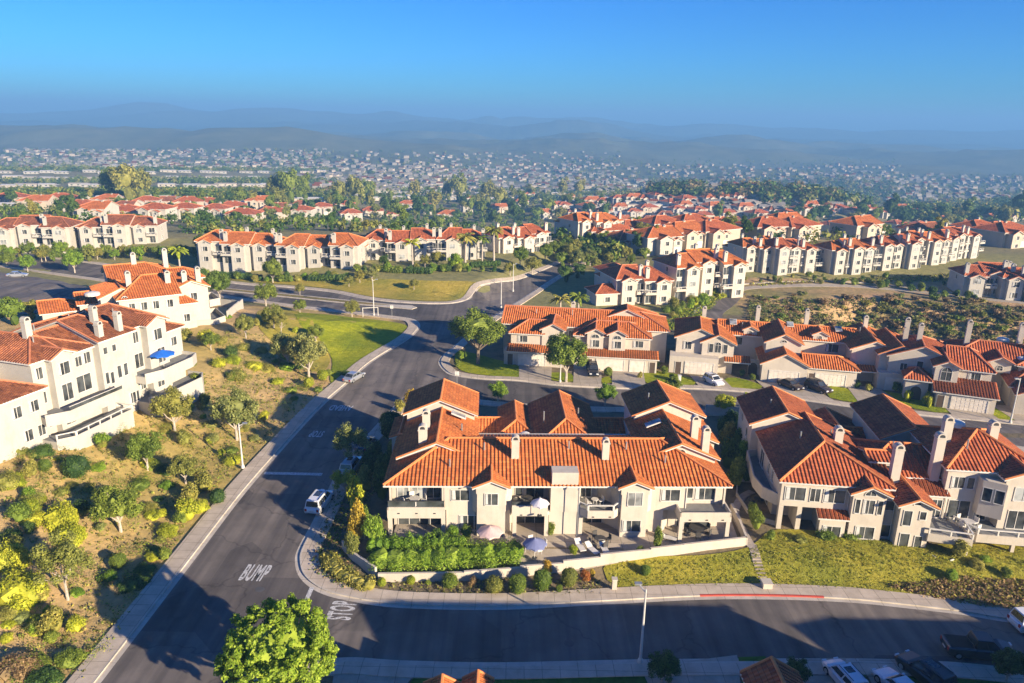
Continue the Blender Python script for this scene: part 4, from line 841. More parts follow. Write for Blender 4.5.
# ============================================================ rows of terraces
def row(loc, rz, n, storeys, label, tile_=TILE_R, wall=CREAM, seed=1, uw=7.4, depth=12, base_drop=1.5, group=None, ribs=False, bal=True):
    rr = random.Random(seed); z = loc[2] if len(loc) > 2 else terrain(*loc)
    b = Bld('terraced_houses', label, 'terrace', (loc[0], loc[1], z), rz, wall, tile_, CAP_O if tile_ is TILE_O else CAP_R, ribs, group)
    H_ = storeys*2.9
    for i in range(n):
        x0 = i*uw; y0 = [0, 1.6, .5, 2.2][(i+seed) % 4]; z1 = H_+[0, .5, -.3][(i*2+seed) % 3]
        first, last = i == 0, i == n-1
        b.block(x0, y0, x0+uw, depth+y0*.5, -base_drop, z1, .40, 'x', ('hip' if first else 'gable', 'hip' if last else 'gable'), .4)
        gx = x0+(1.0 if (i+seed) % 2 else uw-4.6)
        b.block(gx, y0-1.3, gx+3.6, y0+4, -base_drop, z1-.3, .45, 'y', ('gable', 'gable'), .35)
        if rr.random() < .6: b.block(gx-.4, depth-3, gx+4.6, depth+5, -base_drop, z1-1.8, .42, 'y', ('gable', 'hip'), .35)
        b.chimney(x0+uw*(.93 if (i+seed) % 2 else .12), y0+1.2, z1-2, z1+3.3, 1.15, .9)
        if rr.random() < .6: b.chimney(x0+uw*.6, depth-2.5, z1-1, z1+3.6, 1.0, .9)
        b.win('S', gx+1.8, y0-1.3, z1-.45, 1.0, .5, 'half')
        ox = gx+5.4 if gx-x0 < 2 else gx-1.5
        for s_ in range(storeys):
            zz = s_*2.9+.8
            b.win('S', gx+1.8, y0-1.3, zz, 1.7, 1.3, pale=rr.random() < .25); b.win('S', ox, y0, zz-.5, 1.7, 1.9, 'door')
            if bal and s_ in (1, 2) and (s_ == 1 or rr.random() < .5): b.balcony([(ox-1.5, y0-1.5), (ox+1.5, y0-1.5), (ox+1.5, y0), (ox-1.5, y0)], s_*2.9, .9, .3, True, None, [0, 1, 3])
        if first:
            for s_ in range(1, storeys): b.win('W', y0+5, 0, s_*2.9+.8, 1.2, 1.2)
        if last:
            for s_ in range(storeys): b.win('E', y0+5, x0+uw, s_*2.9+.8, 1.2, 1.2)
    return b
RG = 'white terraces above the canyon'
R1 = row(G(618, 306), 15, 2, 2, 'cream terrace at the far road bend, with a low tiled wing on its left', TILE_R, CREAM, 1, 7.2, 12)
R1.block(-5.4, 1.0, .2, 8, -1, 3.0, .4, 'x', ('hip', 'gable')); R1.win('S', -2.6, 1.0, .9, 1.6, 1.2); R1.block(2, 12, 10, 22, -1, 5.4, .4, 'y', ('gable', 'hip'))
row(G(676, 301), 20, 3, 3, 'cream three-storey terrace with bright orange roofs above the canyon road bend', TILE_O, CREAM, 2, 6.8, 12)
rows = [((744, 273), 15, 2, 'narrow cream terrace just right of the beige end wall above the canyon lane', 3, 5.6), ((773, 274), 14, 3, 'white terrace with tall double chimneys above the middle of the canyon lane', 4, 5.4), ((832, 275), 14, 3, 'cream terrace with a blank beige end wall above the dry canyon slope', 5, 5.8),
        ((878, 272), 16, 3, 'cream terrace fifth along the canyon rim, third from its far end', 6, 5.4), ((912, 268), 20, 3, 'cream terrace second from the far end of the canyon rim', 7, 6.0), ((943, 263), 26, 3, 'last cream terrace of the canyon rim row with chimneys against the trees', 8, 6.4)]
for (px, py), rz, n, lb, sd, uw in rows:
    b = row(G(px, py, 1.5), rz, n+(1 if n == 2 else 0), 3, lb, [TILE_R, TILE_O][sd % 2], WHITE, sd, uw, 11, 3, RG); b.root.scale = (.86 if n > 2 else .8, .86, .86)
row((-166, 231, 2.4), 10, 3, 2, 'long cream terrace at the left edge beyond the parking court', TILE_B, WHITE, 2, 8.2, 12, 3)
row((-140.5, 236.5, 2.4), 9, 3, 2, 'long cream terrace with a large sloping gable, left of the palm tree', TILE_B, WHITE, 5, 8.0, 12, 3)
row((-91, 209, 2.4), 1, 3, 2, 'cream terrace with orange roof across the road, right of the palm tree', TILE_O, WHITE, 1, 7.6, 12, 3)
row((-67.5, 208, 2.4), -2, 3, 2, 'cream terrace with bright orange roof ending at the tree gap across the road', TILE_O, WHITE, 6, 7.8, 12, 3)
row((-45, 219, 2.4), 4, 3, 2, 'cream terrace with an outside stair, behind the clipped roadside hedge', TILE_R, WHITE, 3, 7.2, 12, 3)
row((-23, 222, 2.4), 6, 2, 2, 'cream terrace among palm trees left of the far road', TILE_R, WHITE, 4, 7.2, 12, 3)
row((-4, 234, 1.5), 30, 3, 2, 'cream terrace stepping uphill on the left of the far road end', TILE_R, CREAM, 9, 6.4, 12, 3)
row((24, 262, 0), 34, 3, 3, 'tall cream terrace topping the rise at the end of the far road', TILE_O, CREAM, 7, 6.8, 12, 3)

# ============================================================ smaller houses farther off
def vents(b, pts):
    for x, y, z in pts: m = M(); m.bar((x, y, z-1), (x, y, z+.55), .09, GREYM, 6); b.add(m, 'vent_pipe')
vents(A, [(6.5, 2.0, 7.2), (10.2, 4.3, 8.1), (19.6, 4.6, 8.2), (26, 4.5, 8.2), (30, 2.6, 7.5), (17.8, 18, 6.3), (22.5, 20, 6.0), (7.5, 10, 7.9), (31, 17, 9.3)]); vents(B, [(3.6, 8, 7.9), (7.6, 10, 7.6), (14, 8, 7.4), (20.5, 5, 9.4), (25, 9, 9.8), (2, 17, 8.4)]); vents(D, [(12, 9, 7.2), (19, 5, 8), (26, 9, 7.2), (33, 10, 7.6)]); vents(C, [(6, 9, 8), (13, 9, 8.2), (24, 12, 8.6)]); vents(Gb, [(6, 5, 11), (9, 8, 11.6), (20, 5, 11.6), (14, 7, 12)])
def house_proto(seed):
    rr = random.Random(seed); b = Bld('house', 'x', 'house', (0, 0, 0), 0, [CREAM, WHITE, BEIGE][seed % 3], [TILE_R, TILE_O, TILE_R, TILE_B][seed % 4], CAP_R)
    w, d, h = 13+rr.random()*5, 10+rr.random()*3, 5.6 if seed % 3 else 3.6
    b.block(0-w/2, 0, w/2, d, -2, h, .40, 'x', ('hip', 'gable' if seed % 2 else 'hip')); gx = -w/2+1+rr.random()*3
    b.block(gx, -2.5, gx+5, 5, -2, h-.4, .45, 'y', ('gable', 'gable')); b.block(gx+6, -1.5, gx+9.5, 4, -2, h-1.2, .45, 'y', ('gable', 'gable'))
    b.win('S', gx+2.5, -2.5, h-2.4, 1.8, 1.3); b.win('S', gx+7.7, -1.5, h-2.6, 1.4, 1.2); b.win('S', gx+2.5, -2.5, .4, 1.8, 1.2); b.win('E', 4, w/2, h-2.2, 1.4, 1.2)
    b.chimney(gx+7, 6, h, h+3.2, 1.0, .9); b.garage(gx+7.7, -1.5, 2.6)
    return b.root
HP = [house_proto(s) for s in range(6)]; NAMED = []
used_hp = set()
def put_house(x, y, rz, place, i=None):
    i = random.randrange(6) if i is None else i; o = HP[i]
    if i in used_hp: o = copy_tree(o)
    used_hp.add(i); o.location = (x, y, terrain(x, y)); o.rotation_euler[2] = R(rz)
    NAMED.append((o, ['red-roofed cream house', 'orange-roofed white house', 'red-roofed beige house', 'weathered-roofed low cream house', 'red-roofed white house', 'orange-roofed beige house'][i], place, 'house'))
def houses_px(pts, place, rz):
    for px, py in pts:
        x, y = GT(px, py); put_house(x, y, rz+random.uniform(-12, 12), place)
houses_px([(90, 222), (120, 219), (152, 221), (182, 219), (213, 219), (240, 221), (270, 218), (300, 219)], 'in the row behind the left terraces', 5)
houses_px([(345, 212), (405, 210), (322, 215), (352, 222), (372, 216), (398, 219), (424, 214), (446, 221), (468, 212)], 'among trees behind the middle terraces', 10)
houses_px([(500, 213), (522, 207), (545, 219), (566, 211), (590, 222), (530, 198), (470, 203)], 'on the rise beyond the far road', 25)
houses_px([(612, 246), (636, 250), (664, 254), (690, 248), (640, 238), (668, 238), (700, 238), (722, 246), (728, 234), (755, 232), (776, 242), (608, 235)], 'behind the terraces at the bend', 28)
houses_px([(790, 234), (812, 229), (836, 232), (858, 228), (880, 233), (902, 228), (925, 232), (948, 226), (970, 228), (992, 224), (1012, 222), (805, 241), (868, 239), (932, 240)], 'behind the canyon rim terraces', 26)
houses_px([(986, 242), (1008, 238), (1018, 247)], 'at the far right end of the canyon rim', 30)
houses_px([(622, 226), (650, 224), (678, 227), (705, 222), (735, 225), (762, 220)], 'in the second row beyond the bend', 15)
houses_px([(560+i*14+(i*37 % 9), 211+(i*23 % 9)) for i in range(32)], 'in the second belt toward the valley', 22)
houses_px([(570+i*15+(i*31 % 8), 201+(i*17 % 6)) for i in range(12)]+[(905+i*14, 212+(i*17 % 6)) for i in range(8)], 'in the farthest belt of red roofs', 22)
houses_px([(8+i*22+(i*13 % 9), 207+(i*11 % 7)) for i in range(14)], 'in the small row under the far left park', 8)
for i, o in enumerate(HP):
    if i not in used_hp: put_house(60+i*16, 262, 25, 'behind the terraces at the bend', i)
# building on the right across the canyon
row(GT(962, 296), -8, 3, 2, 'shaded cream terrace with balconies at the right edge beyond the canyon lane', TILE_R, WHITE, 2, 5.6, 10, 3)
row(GT(1003, 301), -8, 3, 2, 'shaded cream terrace cut by the right edge beyond the canyon lane', TILE_R, WHITE, 3, 5.6, 10, 3)
# mobile homes: long, low, white
def mobile(seed):
    rr = random.Random(seed); m = M(); w, d, h = 15+rr.random()*8, 6.5, 2.8; m.box(-w/2, 0, -2, w/2, d, h, WHITE if seed % 2 else CREAM)
    t = [TRIM, FURNL, BEIGE][seed % 3]; m.v_ = 0
    m.face([(-w/2-.3, -.4, h), (w/2+.3, -.4, h), (w/2+.3, d/2, h+.8), (-w/2-.3, d/2, h+.8)], t); m.face([(w/2+.3, d+.4, h), (-w/2-.3, d+.4, h), (-w/2-.3, d/2, h+.8), (w/2+.3, d/2, h+.8)], t)
    for k in range(3): c = -w/2+w*(k+.5)/3; m.face([(c-.9, -.02, .9), (c+.9, -.02, .9), (c+.9, -.02, 2.1), (c-.9, -.02, 2.1)], GLASS)
    m.box(w/2, .5, h-.5, w/2+4, d-1, h-.35, t); return m.mesh('mobile_home')
MH = [mobile(s) for s in range(6)]
def mobiles(px0, px1, py0, py1, n, place, rz, sd):
    rr = random.Random(sd)
    for k in range(n):
        px = px0+(px1-px0)*(k+rr.random()*.6)/n; py = py0+(py1-py0)*rr.random()
        x, y = GT(px, py); i = rr.randrange(6); o = put('mobile_home', MH[i], None, (x, y, terrain(x, y)), R(rz+rr.uniform(-6, 6)))
        NAMED.append((o, ['pale long low house', 'white long low house'][i % 2], place, 'mobile home'))
for r_ in range(5): mobiles(2-r_, 335, [166, 172, 178, 186, 200][r_], [169, 174, 180, 188, 211][r_], 18-r_, 'in the %s row of the far left park' % ['farthest', 'farther', 'middle', 'nearer', 'nearest'][r_], 8, 20+r_)
for r_ in range(3): mobiles(340, 640, 186+r_*6, 189+r_*6, 20, 'in the %s row beyond the middle roofs' % ['farthest', 'middle', 'nearest'][r_], 12, 30+r_)
for r_ in range(3): mobiles(560, 780, 202+r_*6, 205+r_*6, 18, 'in the %s row left of the wooded hill' % ['farthest', 'middle', 'nearest'][r_], 15, 40+r_)
# distant towns: too many and too small to count
def town(name, n, boxes, sd, sizes=(6, 11)):
    rr = random.Random(sd); m = M(); mats = [BEIGE, MATS.get('far_stone') or plain('far_stone', (.24, .22, .18), .9), MATS.get('far_wall') or plain('far_wall', (.30, .27, .23), .9), BEIGE, TILE_R, DARKM]
    mats[5] = MATS.get('grey_roof') or plain('grey_roof', (.20, .18, .16), .9)
    for _ in range(n):
        x0, y0, x1, y1 = rr.choice(boxes); px, py = rr.uniform(x0, x1), rr.uniform(y0, y1); x, y = GT(px, py)
        if y > 4200: continue
        z = terrain(x, y); w, d, h = rr.uniform(*sizes), rr.uniform(8, 12), rr.uniform(2.5, 5); a = rr.choice([0, .3, -.3, .8]); c, s = math.cos(a), math.sin(a)
        P = [(x+u*c-v*s, y+u*s+v*c) for u, v in ((-w/2, 0), (w/2, 0), (w/2, d), (-w/2, d))]
        m.prism(P, z-3, z+h, rr.choice(mats[:3]), mats[5])
        r1, r2 = [((P[0][k]+P[3][k])/2) for k in (0, 1)], [((P[1][k]+P[2][k])/2) for k in (0, 1)]; rm = rr.choice([mats[4], mats[5], mats[1], mats[2]])
        m.face([(*P[0], z+h), (*P[1], z+h), (*r2, z+h+1.8), (*r1, z+h+1.8)], rm); m.face([(*P[2], z+h), (*P[3], z+h), (*r1, z+h+1.8), (*r2, z+h+1.8)], rm)
    m.build(name, kind='stuff')
town('distant_houses', 1900, [(280, 152, 620, 194), (330, 165, 620, 192), (0, 150, 330, 170), (560, 165, 900, 192), (800, 175, 1024, 205)], 3)
town('hillside_houses', 260, [(640, 185, 860, 212), (680, 198, 780, 214), (940, 208, 1024, 222)], 4, (7, 12))
# ============================================================ plants
def leaf_cards(r, n, clumps, leaf, up=.35, flat=1.0):
    """n leaf quads spread through clumps (x, y, z, radius)"""
    cl = np.array(clumps, float); w = cl[:, 3]**2; k = r.choice(len(cl), n, p=w/w.sum()); d = r.normal(size=(n, 3)); d /= np.linalg.norm(d, axis=1)[:, None]
    rad = cl[k, 3]*(r.random(n)**.33)*(.72+.33*r.random(n)); c = cl[k, :3]+d*rad[:, None]*np.array([1, 1, flat])
    nr = d+r.normal(size=(n, 3))*.45+np.array([0, 0, up]); nr /= np.linalg.norm(nr, axis=1)[:, None]
    t = np.cross(nr, r.normal(size=(n, 3))); t /= np.linalg.norm(t, axis=1)[:, None]; b = np.cross(nr, t)
    s = (leaf*(.6+.8*r.random(n)))[:, None]; a = s*.62
    return np.stack([c-t*s, c-b*a+nr*s*.12, c+t*s, c+b*a+nr*s*.12], 1).reshape(-1, 3)
def cards_mesh(name, v, mat, core=None):
    nv = len(v); q = nv//4; faces = np.arange(nv).reshape(-1, 4); allv = v; fl = faces.tolist()
    vl = v.tolist()
    if core:
        for cx, cy, cz, r0, fz in core:
            bm = bmesh.new(); bmesh.ops.create_icosphere(bm, subdivisions=2, radius=1); o = len(vl)
            for w in bm.verts:
                f = r0*(.88+.2*math.sin(w.co.x*5+cx)*math.cos(w.co.y*6+w.co.z*4)); vl.append([cx+w.co.x*f, cy+w.co.y*f, cz+w.co.z*f*fz])
            for f in bm.faces: fl.append([o+w.index for w in f.verts])
            bm.free()
    me = bpy.data.meshes.new(name); me.from_pydata(vl, [], fl); me.materials.append(mat); me.update(); return me
def limbs(r, h, r0, tips, mat, lean=(0, 0)):
    m = M(); top = Vector((lean[0], lean[1], h)); m.bar((0, 0, -.4), top*.5, r0, mat, 7, r0*.8); m.bar(top*.5, top, r0*.8, mat, 7, r0*.62)
    for t in tips:
        t = Vector(t); mid = top.lerp(t, .5)+Vector((0, 0, -.12*(t-top).length)); s = top*(.7+.3*r.random()); m.bar(s, mid, r0*.45, mat, 5, r0*.3); m.bar(mid, t, r0*.3, mat, 5, r0*.08)
    return m
def clumps_in(r, n, c, rad, rc, shell=.6):
    out = []
    for _ in range(n):
        d = r.normal(size=3); d /= np.linalg.norm(d); q = (shell+(1-shell)*r.random())
        if d[2] < -.55: d[2] *= -.3
        out.append((c[0]+d[0]*rad[0]*q, c[1]+d[1]*rad[1]*q, c[2]+d[2]*rad[2]*q, rc*(.7+.6*r.random())))
    return out
PRO = {}
# kind -> (crown radius of the prototype, is it a tree)
def proto(kind, colr):
    key = (kind, colr)
    if key in PRO: return PRO[key]
    base = next((k for k in PRO if k[0] == kind and k[1] is not None), None)
    mat = LEAF[colr]
    if base:                                                       # same shape, other leaves
        parts = PRO[base]; out = []
        for nm, me, leafy in parts:
            if leafy: me = me.copy(); me.materials[0] = mat
            out.append((nm, me, leafy))
        PRO[key] = out; return out
    r = np.random.default_rng(sum(map(ord, kind))); P = []
    if kind.startswith('round'):
        cl = clumps_in(r, 46, (0, 0, 5.0), (3.3, 3.3, 2.3), .95, .55); P.append(('trunk', limbs(r, 2.3, .30, [c[:3] for c in cl[:12]], BARK).mesh('trunk'), False))
        P.append(('crown', cards_mesh('crown', leaf_cards(r, 16000, cl, .12), mat, [(0, 0, 5, 2.3, .7)]), True))
    elif kind.startswith('broad'):
        cl = clumps_in(r, 34, (0, 0, 2.6), (1.8, 1.8, 1.7), .62, .55); P.append(('trunk', limbs(r, 1.1, .15, [c[:3] for c in cl[:8]], BARKL).mesh('trunk'), False))
        P.append(('crown', cards_mesh('crown', leaf_cards(r, 8000, cl, .095), mat, [(0, 0, 2.5, 1.15, 1)]), True))
    elif kind == 'sparse':
        cl = clumps_in(r, 34, (0, 0, 3.5), (2.1, 2.1, 1.9), .6, .4); P.append(('trunk', limbs(r, 1.8, .13, [c[:3] for c in cl[:14]], BARKL, (.2, .1)).mesh('trunk'), False))
        P.append(('crown', cards_mesh('crown', leaf_cards(r, 7500, cl, .085), mat), True))
    elif kind == 'corner':                                          # big leafy tree by the camera: leaves in upright rosettes
        cl = clumps_in(r, 330, (0, 0, 4.7), (3.7, 3.7, 3.1), .34, .8); P.append(('trunk', limbs(r, 2.2, .28, [c[:3] for c in cl[:12]], BARK).mesh('trunk'), False))
        P.append(('crown', cards_mesh('crown', leaf_cards(r, 42000, cl, .095, .6), mat, [(0, 0, 4.5, 2.7, .8)]), True))
    elif kind == 'palm':
        m = M(); m.bar((0, 0, -.3), (.15, .1, 6.5), .24, BARKL, 8, .17); P.append(('trunk', m.mesh('trunk'), False)); f = M()
        for i in range(26):
            a = 2*math.pi*i/26+r.random()*.3; el = r.random()*1.3-.35; L_ = 2.3; pr = Vector((.15, .1, 6.5)); dirv = Vector((math.cos(a)*math.cos(el), math.sin(a)*math.cos(el), math.sin(el)+.25))
            for s_ in range(6):
                nx_ = pr+dirv*(L_/6); dirv.z -= .22; sd = Vector((-math.sin(a), math.cos(a), 0))*(.32*math.sin(math.pi*(s_+.8)/6.6)+.05); dr = Vector((0, 0, -.16))
                f.face([pr, nx_, nx_+sd+dr, pr+sd+dr], mat); f.face([nx_, pr, pr-sd+dr, nx_-sd+dr], mat); pr = nx_
        P.append(('crown', f.mesh('crown'), True))
    elif kind == 'far':                                             # tree seen from far away
        cl = clumps_in(r, 16, (0, 0, 5.2), (3.0, 3.0, 3.0), 1.3, .5); P.append(('tree', cards_mesh('tree', leaf_cards(r, 1700, cl, .34), mat, [(0, 0, 4.8, 2.0, 1.0), (.3, .2, 1.6, 1.2, 1.4)]), True))
    elif kind == 'fartall':
        cl = clumps_in(r, 14, (0, 0, 8.0), (2.4, 2.4, 5.2), 1.2, .4); P.append(('tree', cards_mesh('tree', leaf_cards(r, 1500, cl, .36), mat, [(0, 0, 7.4, 1.5, 2.3), (0, 0, 2, .8, 2)]), True))
    elif kind == 'ball':
        n = 1500; d = r.normal(size=(n, 3)); d /= np.linalg.norm(d, axis=1)[:, None]; v = leaf_cards(r, 3600, [(0, 0, .85, .95)], .055); P.append(('shrub', cards_mesh('shrub', v, mat, [(0, 0, .85, .9, 1.0)]), True))
    elif kind == 'mound':
        cl = clumps_in(r, 16, (0, 0, .16), (.66, .66, .32), .30, .5)+[(0, 0, .25, .55)]; P.append(('shrub', cards_mesh('shrub', leaf_cards(r, 7000, cl, .038, .8), mat, [(0, 0, .12, .70, .6)]), True))
    elif kind == 'wild':
        cl = clumps_in(r, 11, (0, 0, .75), (.62, .62, .6), .36, .4); P.append(('shrub', cards_mesh('shrub', leaf_cards(r, 2200, cl, .065, .5), mat, [(0, 0, .5, .5, 1.0)]), True))
    elif kind == 'scrub':
        cl = clumps_in(r, 7, (0, 0, .5), (.65, .65, .4), .4, .4); P.append(('scrub', cards_mesh('scrub', leaf_cards(r, 260, cl, .15, .5), mat, [(0, 0, .3, .55, .8)]), True))
    PRO[key] = P; return P
RAD = {'round': 4.2, 'broad': 2.35, 'sparse': 2.6, 'corner': 4.0, 'palm': 2.2, 'far': 4.1, 'fartall': 3.2, 'ball': .95, 'mound': 1.05, 'wild': 1.0, 'scrub': 1.0}
CNAME = {'green': 'green', 'bright': 'bright green', 'yellow': 'yellow-green', 'dark': 'dark green', 'olive': 'olive', 'grey': 'grey-green', 'brown': 'brownish', 'gold': 'golden', 'red': 'reddish'}
def plant(kind, colr, x, y, rad, place, zs=1.0, what=None, name=None, z=None):
    P = proto(kind, colr); s = rad/RAD[kind.rstrip('0123456789')]; z = terrain(x, y) if z is None else z
    tree = kind in ('corner', 'palm', 'sparse', 'far', 'fartall') or kind[:5] in ('round', 'broad')
    nm = name or ('palm_tree' if kind == 'palm' else 'tree' if tree else 'scrub_bush' if kind == 'scrub' else 'shrub')
    if len(P) == 1: o = put(nm, P[0][1])
    else:
        o = put(nm, None)
        for pn, me, _ in P: put(pn, me, o)
    o.location = (x, y, z); o.rotation_euler[2] = random.random()*6.28; o.scale = (s, s, s*zs*random.uniform(.93, 1.07))
    sh = what or {'corner': 'leafy tree', 'palm': 'palm tree', 'sparse': 'open-crowned tree', 'far': 'bushy tree', 'fartall': 'tall tree', 'ball': 'clipped round shrub', 'mound': 'low mounded shrub', 'wild': 'loose shrub', 'scrub': 'scrubby bush'}.get(kind, 'round-crowned tree')
    NAMED.append((o, CNAME[colr]+' '+sh, place, 'palm' if kind == 'palm' else 'tree' if tree else 'shrub')); return o
def pp(kind, colr, px, py, pr, place, zs=1.0, **k):                # pixel of its foot, crown radius in pixels
    x, y = GT(px, py); z = terrain(x, y); dep = y*math.cos(PITCH)+(HC-z)*math.sin(PITCH); return plant(kind, colr, x, y, pr*dep/F, place, zs, **k)
# --- left slope
LS = 'on the dry slope below the white condominiums'
for a in [('ball', 'dark', 78, 477, 14), ('ball', 'green', 46, 471, 7), ('mound', 'olive', 32, 502, 19), ('mound', 'olive', 8, 484, 20), ('mound', 'olive', 16, 452, 18), ('mound', 'olive', 36, 456, 10),
          ('wild', 'dark', 85, 515, 13), ('mound', 'olive', 89, 490, 10), ('mound', 'olive', 72, 487, 9), ('ball', 'dark', 218, 503, 9), ('wild', 'green', 183, 523, 11), ('wild', 'green', 165, 560, 10), ('mound', 'dark', 142, 582, 15),
          ('ball', 'green', 119, 568, 9), ('ball', 'bright', 111, 581, 7), ('wild', 'bright', 52, 622, 13), ('wild', 'yellow', 76, 632, 13), ('wild', 'olive', 37, 634, 11), ('wild', 'green', 53, 643, 10), ('wild', 'green', 21, 522, 15)]:
    pp(*a, LS)
for a in [('mound', 'yellow', 62, 523, 24, 1.5), ('mound', 'yellow', 71, 540, 23, 1.3), ('mound', 'yellow', 10, 566, 27, 1.6), ('mound', 'yellow', 22, 598, 36, 1.3), ('mound', 'yellow', 201, 510, 12, 1.6), ('mound', 'yellow', 203, 488, 13, 1.0), ('mound', 'brown', 21, 672, 30, 1.0), ('mound', 'green', 71, 662, 20, 1.2), ('mound', 'dark', 45, 683, 24, 1), ('mound', 'yellow', 6, 640, 10, 1.2)]:
    pp(*a[:5], 'near the lower left corner' if a[3] > 530 else 'on the middle of the left slope', a[5])
for a in [('broad', 'green', 121, 532, 29), ('sparse', 'olive', 68, 600, 33), ('broad2', 'olive', 175, 431, 23), ('broad', 'green', 148, 470, 22), ('broad2', 'grey', 237, 440, 27), ('broad', 'olive', 186, 484, 17), ('broad2', 'grey', 309, 378, 24), ('broad', 'grey', 288, 366, 19),
          ('broad', 'green', 211, 350, 10), ('broad2', 'olive', 246, 338, 12), ('broad', 'olive', 274, 328, 13), ('sparse', 'olive', 281, 334, 10), ('broad', 'green', 300, 313, 8), ('broad2', 'green', 316, 342, 10), ('broad', 'olive', 352, 317, 10)]:
    pp(*a, 'on the left slope beside the main road')
US = 'on the upper left slope beyond the lamp'
for a in [('wild', 'green', 198, 392, 14), ('wild', 'yellow', 207, 345, 12), ('mound', 'yellow', 218, 365, 12), ('mound', 'green', 235, 378, 13), ('mound', 'yellow', 211, 441, 9), ('mound', 'green', 232, 452, 10), ('mound', 'bright', 228, 318, 6), ('wild', 'olive', 186, 341, 10), ('wild', 'dark', 232, 358, 9),
          ('mound', 'yellow', 233, 362, 12), ('mound', 'olive', 236, 378, 14), ('mound', 'yellow', 254, 368, 12), ('mound', 'olive', 267, 370, 12), ('ball', 'yellow', 323, 380, 6), ('ball', 'yellow', 309, 387, 6), ('mound', 'green', 318, 391, 7), ('mound', 'dark', 346, 375, 8), ('mound', 'green', 328, 374, 8), ('mound', 'olive', 221, 342, 10), ('mound', 'olive', 243, 349, 10),
          ('mound', 'green', 190, 365, 10), ('wild', 'dark', 205, 405, 9), ('mound', 'olive', 262, 352, 9), ('mound', 'yellow', 277, 383, 10), ('mound', 'green', 291, 392, 9), ('mound', 'green', 232, 311, 7), ('mound', 'green', 177, 327, 9), ('wild', 'dark', 168, 331, 8)]:
    pp(*a, US)
rr = random.Random(11)
BANDS = [('between the slope path and the white decks', [(40, 450), (140, 430), (170, 480), (60, 500)]), ('below the open grey-green tree at far left', [(0, 600), (110, 590), (80, 680), (0, 680)]), ('beside the pavement of the main road', [(205, 470), (235, 480), (120, 620), (90, 640)]),
         ('around the middle trees of the left slope', [(90, 490), (190, 440), (200, 520), (100, 590)]), ('just below the tall white condominium', [(130, 425), (200, 385), (250, 400), (190, 450)]), ('between the lamp post and the round trees', [(200, 440), (300, 392), (260, 460), (215, 490)]), ('on the upper brown patch', [(225, 320), (300, 320), (310, 370), (240, 380)]), ('at the far left edge of the slope', [(0, 455), (60, 455), (60, 590), (0, 590)])]
for pl, q in BANDS:
    for k in range(11):
        u, v = rr.random(), rr.random(); px = (1-u)*(1-v)*q[0][0]+u*(1-v)*q[1][0]+u*v*q[2][0]+(1-u)*v*q[3][0]; py = (1-u)*(1-v)*q[0][1]+u*(1-v)*q[1][1]+u*v*q[2][1]+(1-u)*v*q[3][1]
        x, y = GT(px, py)
        if x > float(np.interp(y, *XL))-.8: continue
        c = rr.choice(['olive', 'green', 'yellow', 'olive', 'dark', 'grey', 'yellow', 'bright']); plant(rr.choice(['mound', 'mound', 'wild']), c, x, y, rr.uniform(.7, 1.9), pl)
# --- the corner tree close to the camera and other street trees
plant('corner', 'bright', -17.1, 46.2, 4.5, 'on the near street corner at the bottom of the photo', 1.0)
plant('round', 'green', *G(478, 364), 6.0, 'on the lawn at the street bend', .95)
pp('broad', 'green', 428, 452, 1, 'x') if False else None
for a in [('broad', 'bright', 498, 402, 12, 'standing behind the middle condominium, left one'), ('broad2', 'bright', 605, 406, 13, 'standing behind the middle condominium, centre one'), ('broad', 'yellow', 724, 415, 13, 'at the kerb between the two big condominiums'), ('broad', 'green', 566, 382, 26, 'in front of the duplex garages'),
          ('broad2', 'green', 672, 397, 11, 'beside the mailbox on the upper street'), ('broad', 'yellow', 790, 419, 9, 'behind the right condominium'), ('broad', 'dark', 795, 683, 16, 'beside the orange roof tip at the bottom'), ('broad2', 'dark', 1006, 682, 20, 'at the lower right corner'), ('broad', 'dark', 662, 683, 20, 'at the foot of the near lamp post')]:
    pp(*a)
for a in [('palm', 'olive', 560, 330, 11), ('palm', 'green', 578, 327, 11)]: pp(*a, 'behind the orange roof of the duplex')
plant('sparse', 'grey', *G(352, 470), 3.2, 'leaning over the parked cars by the kerb', .95); plant('sparse', 'yellow', *G(345, 496), 2.0, 'just behind the white minivan', .9); plant('ball', 'dark', *G(393, 442), 1.9, 'at the back corner of the middle condominium', 1.2, 'round dense tree', 'tree')
for px, py, rd, c, zs in [(358, 540, 1.6, 'gold', 1.9), (357, 516, 1.7, 'yellow', 2.0), (352, 556, 1.2, 'olive', 1.6), (374, 545, 1.5, 'bright', 1.5), (366, 492, 1.6, 'olive', 1.6), (370, 475, 1.5, 'dark', 1.7), (376, 462, 1.5, 'dark', 1.5), (383, 500, 1.6, 'dark', 1.9), (384, 480, 1.5, 'dark', 1.8), (362, 528, 1.3, 'green', 1.6), (392, 462, 1.3, 'olive', 1.6), (411, 405, 1.4, 'gold', 1.3), (400, 412, 1.2, 'olive', 1.2), (386, 428, 1.2, 'dark', 1.4)]:
    plant('wild', c, *GT(px, py), rd, 'along the left side of the middle condominium', zs, 'tall garden shrub')
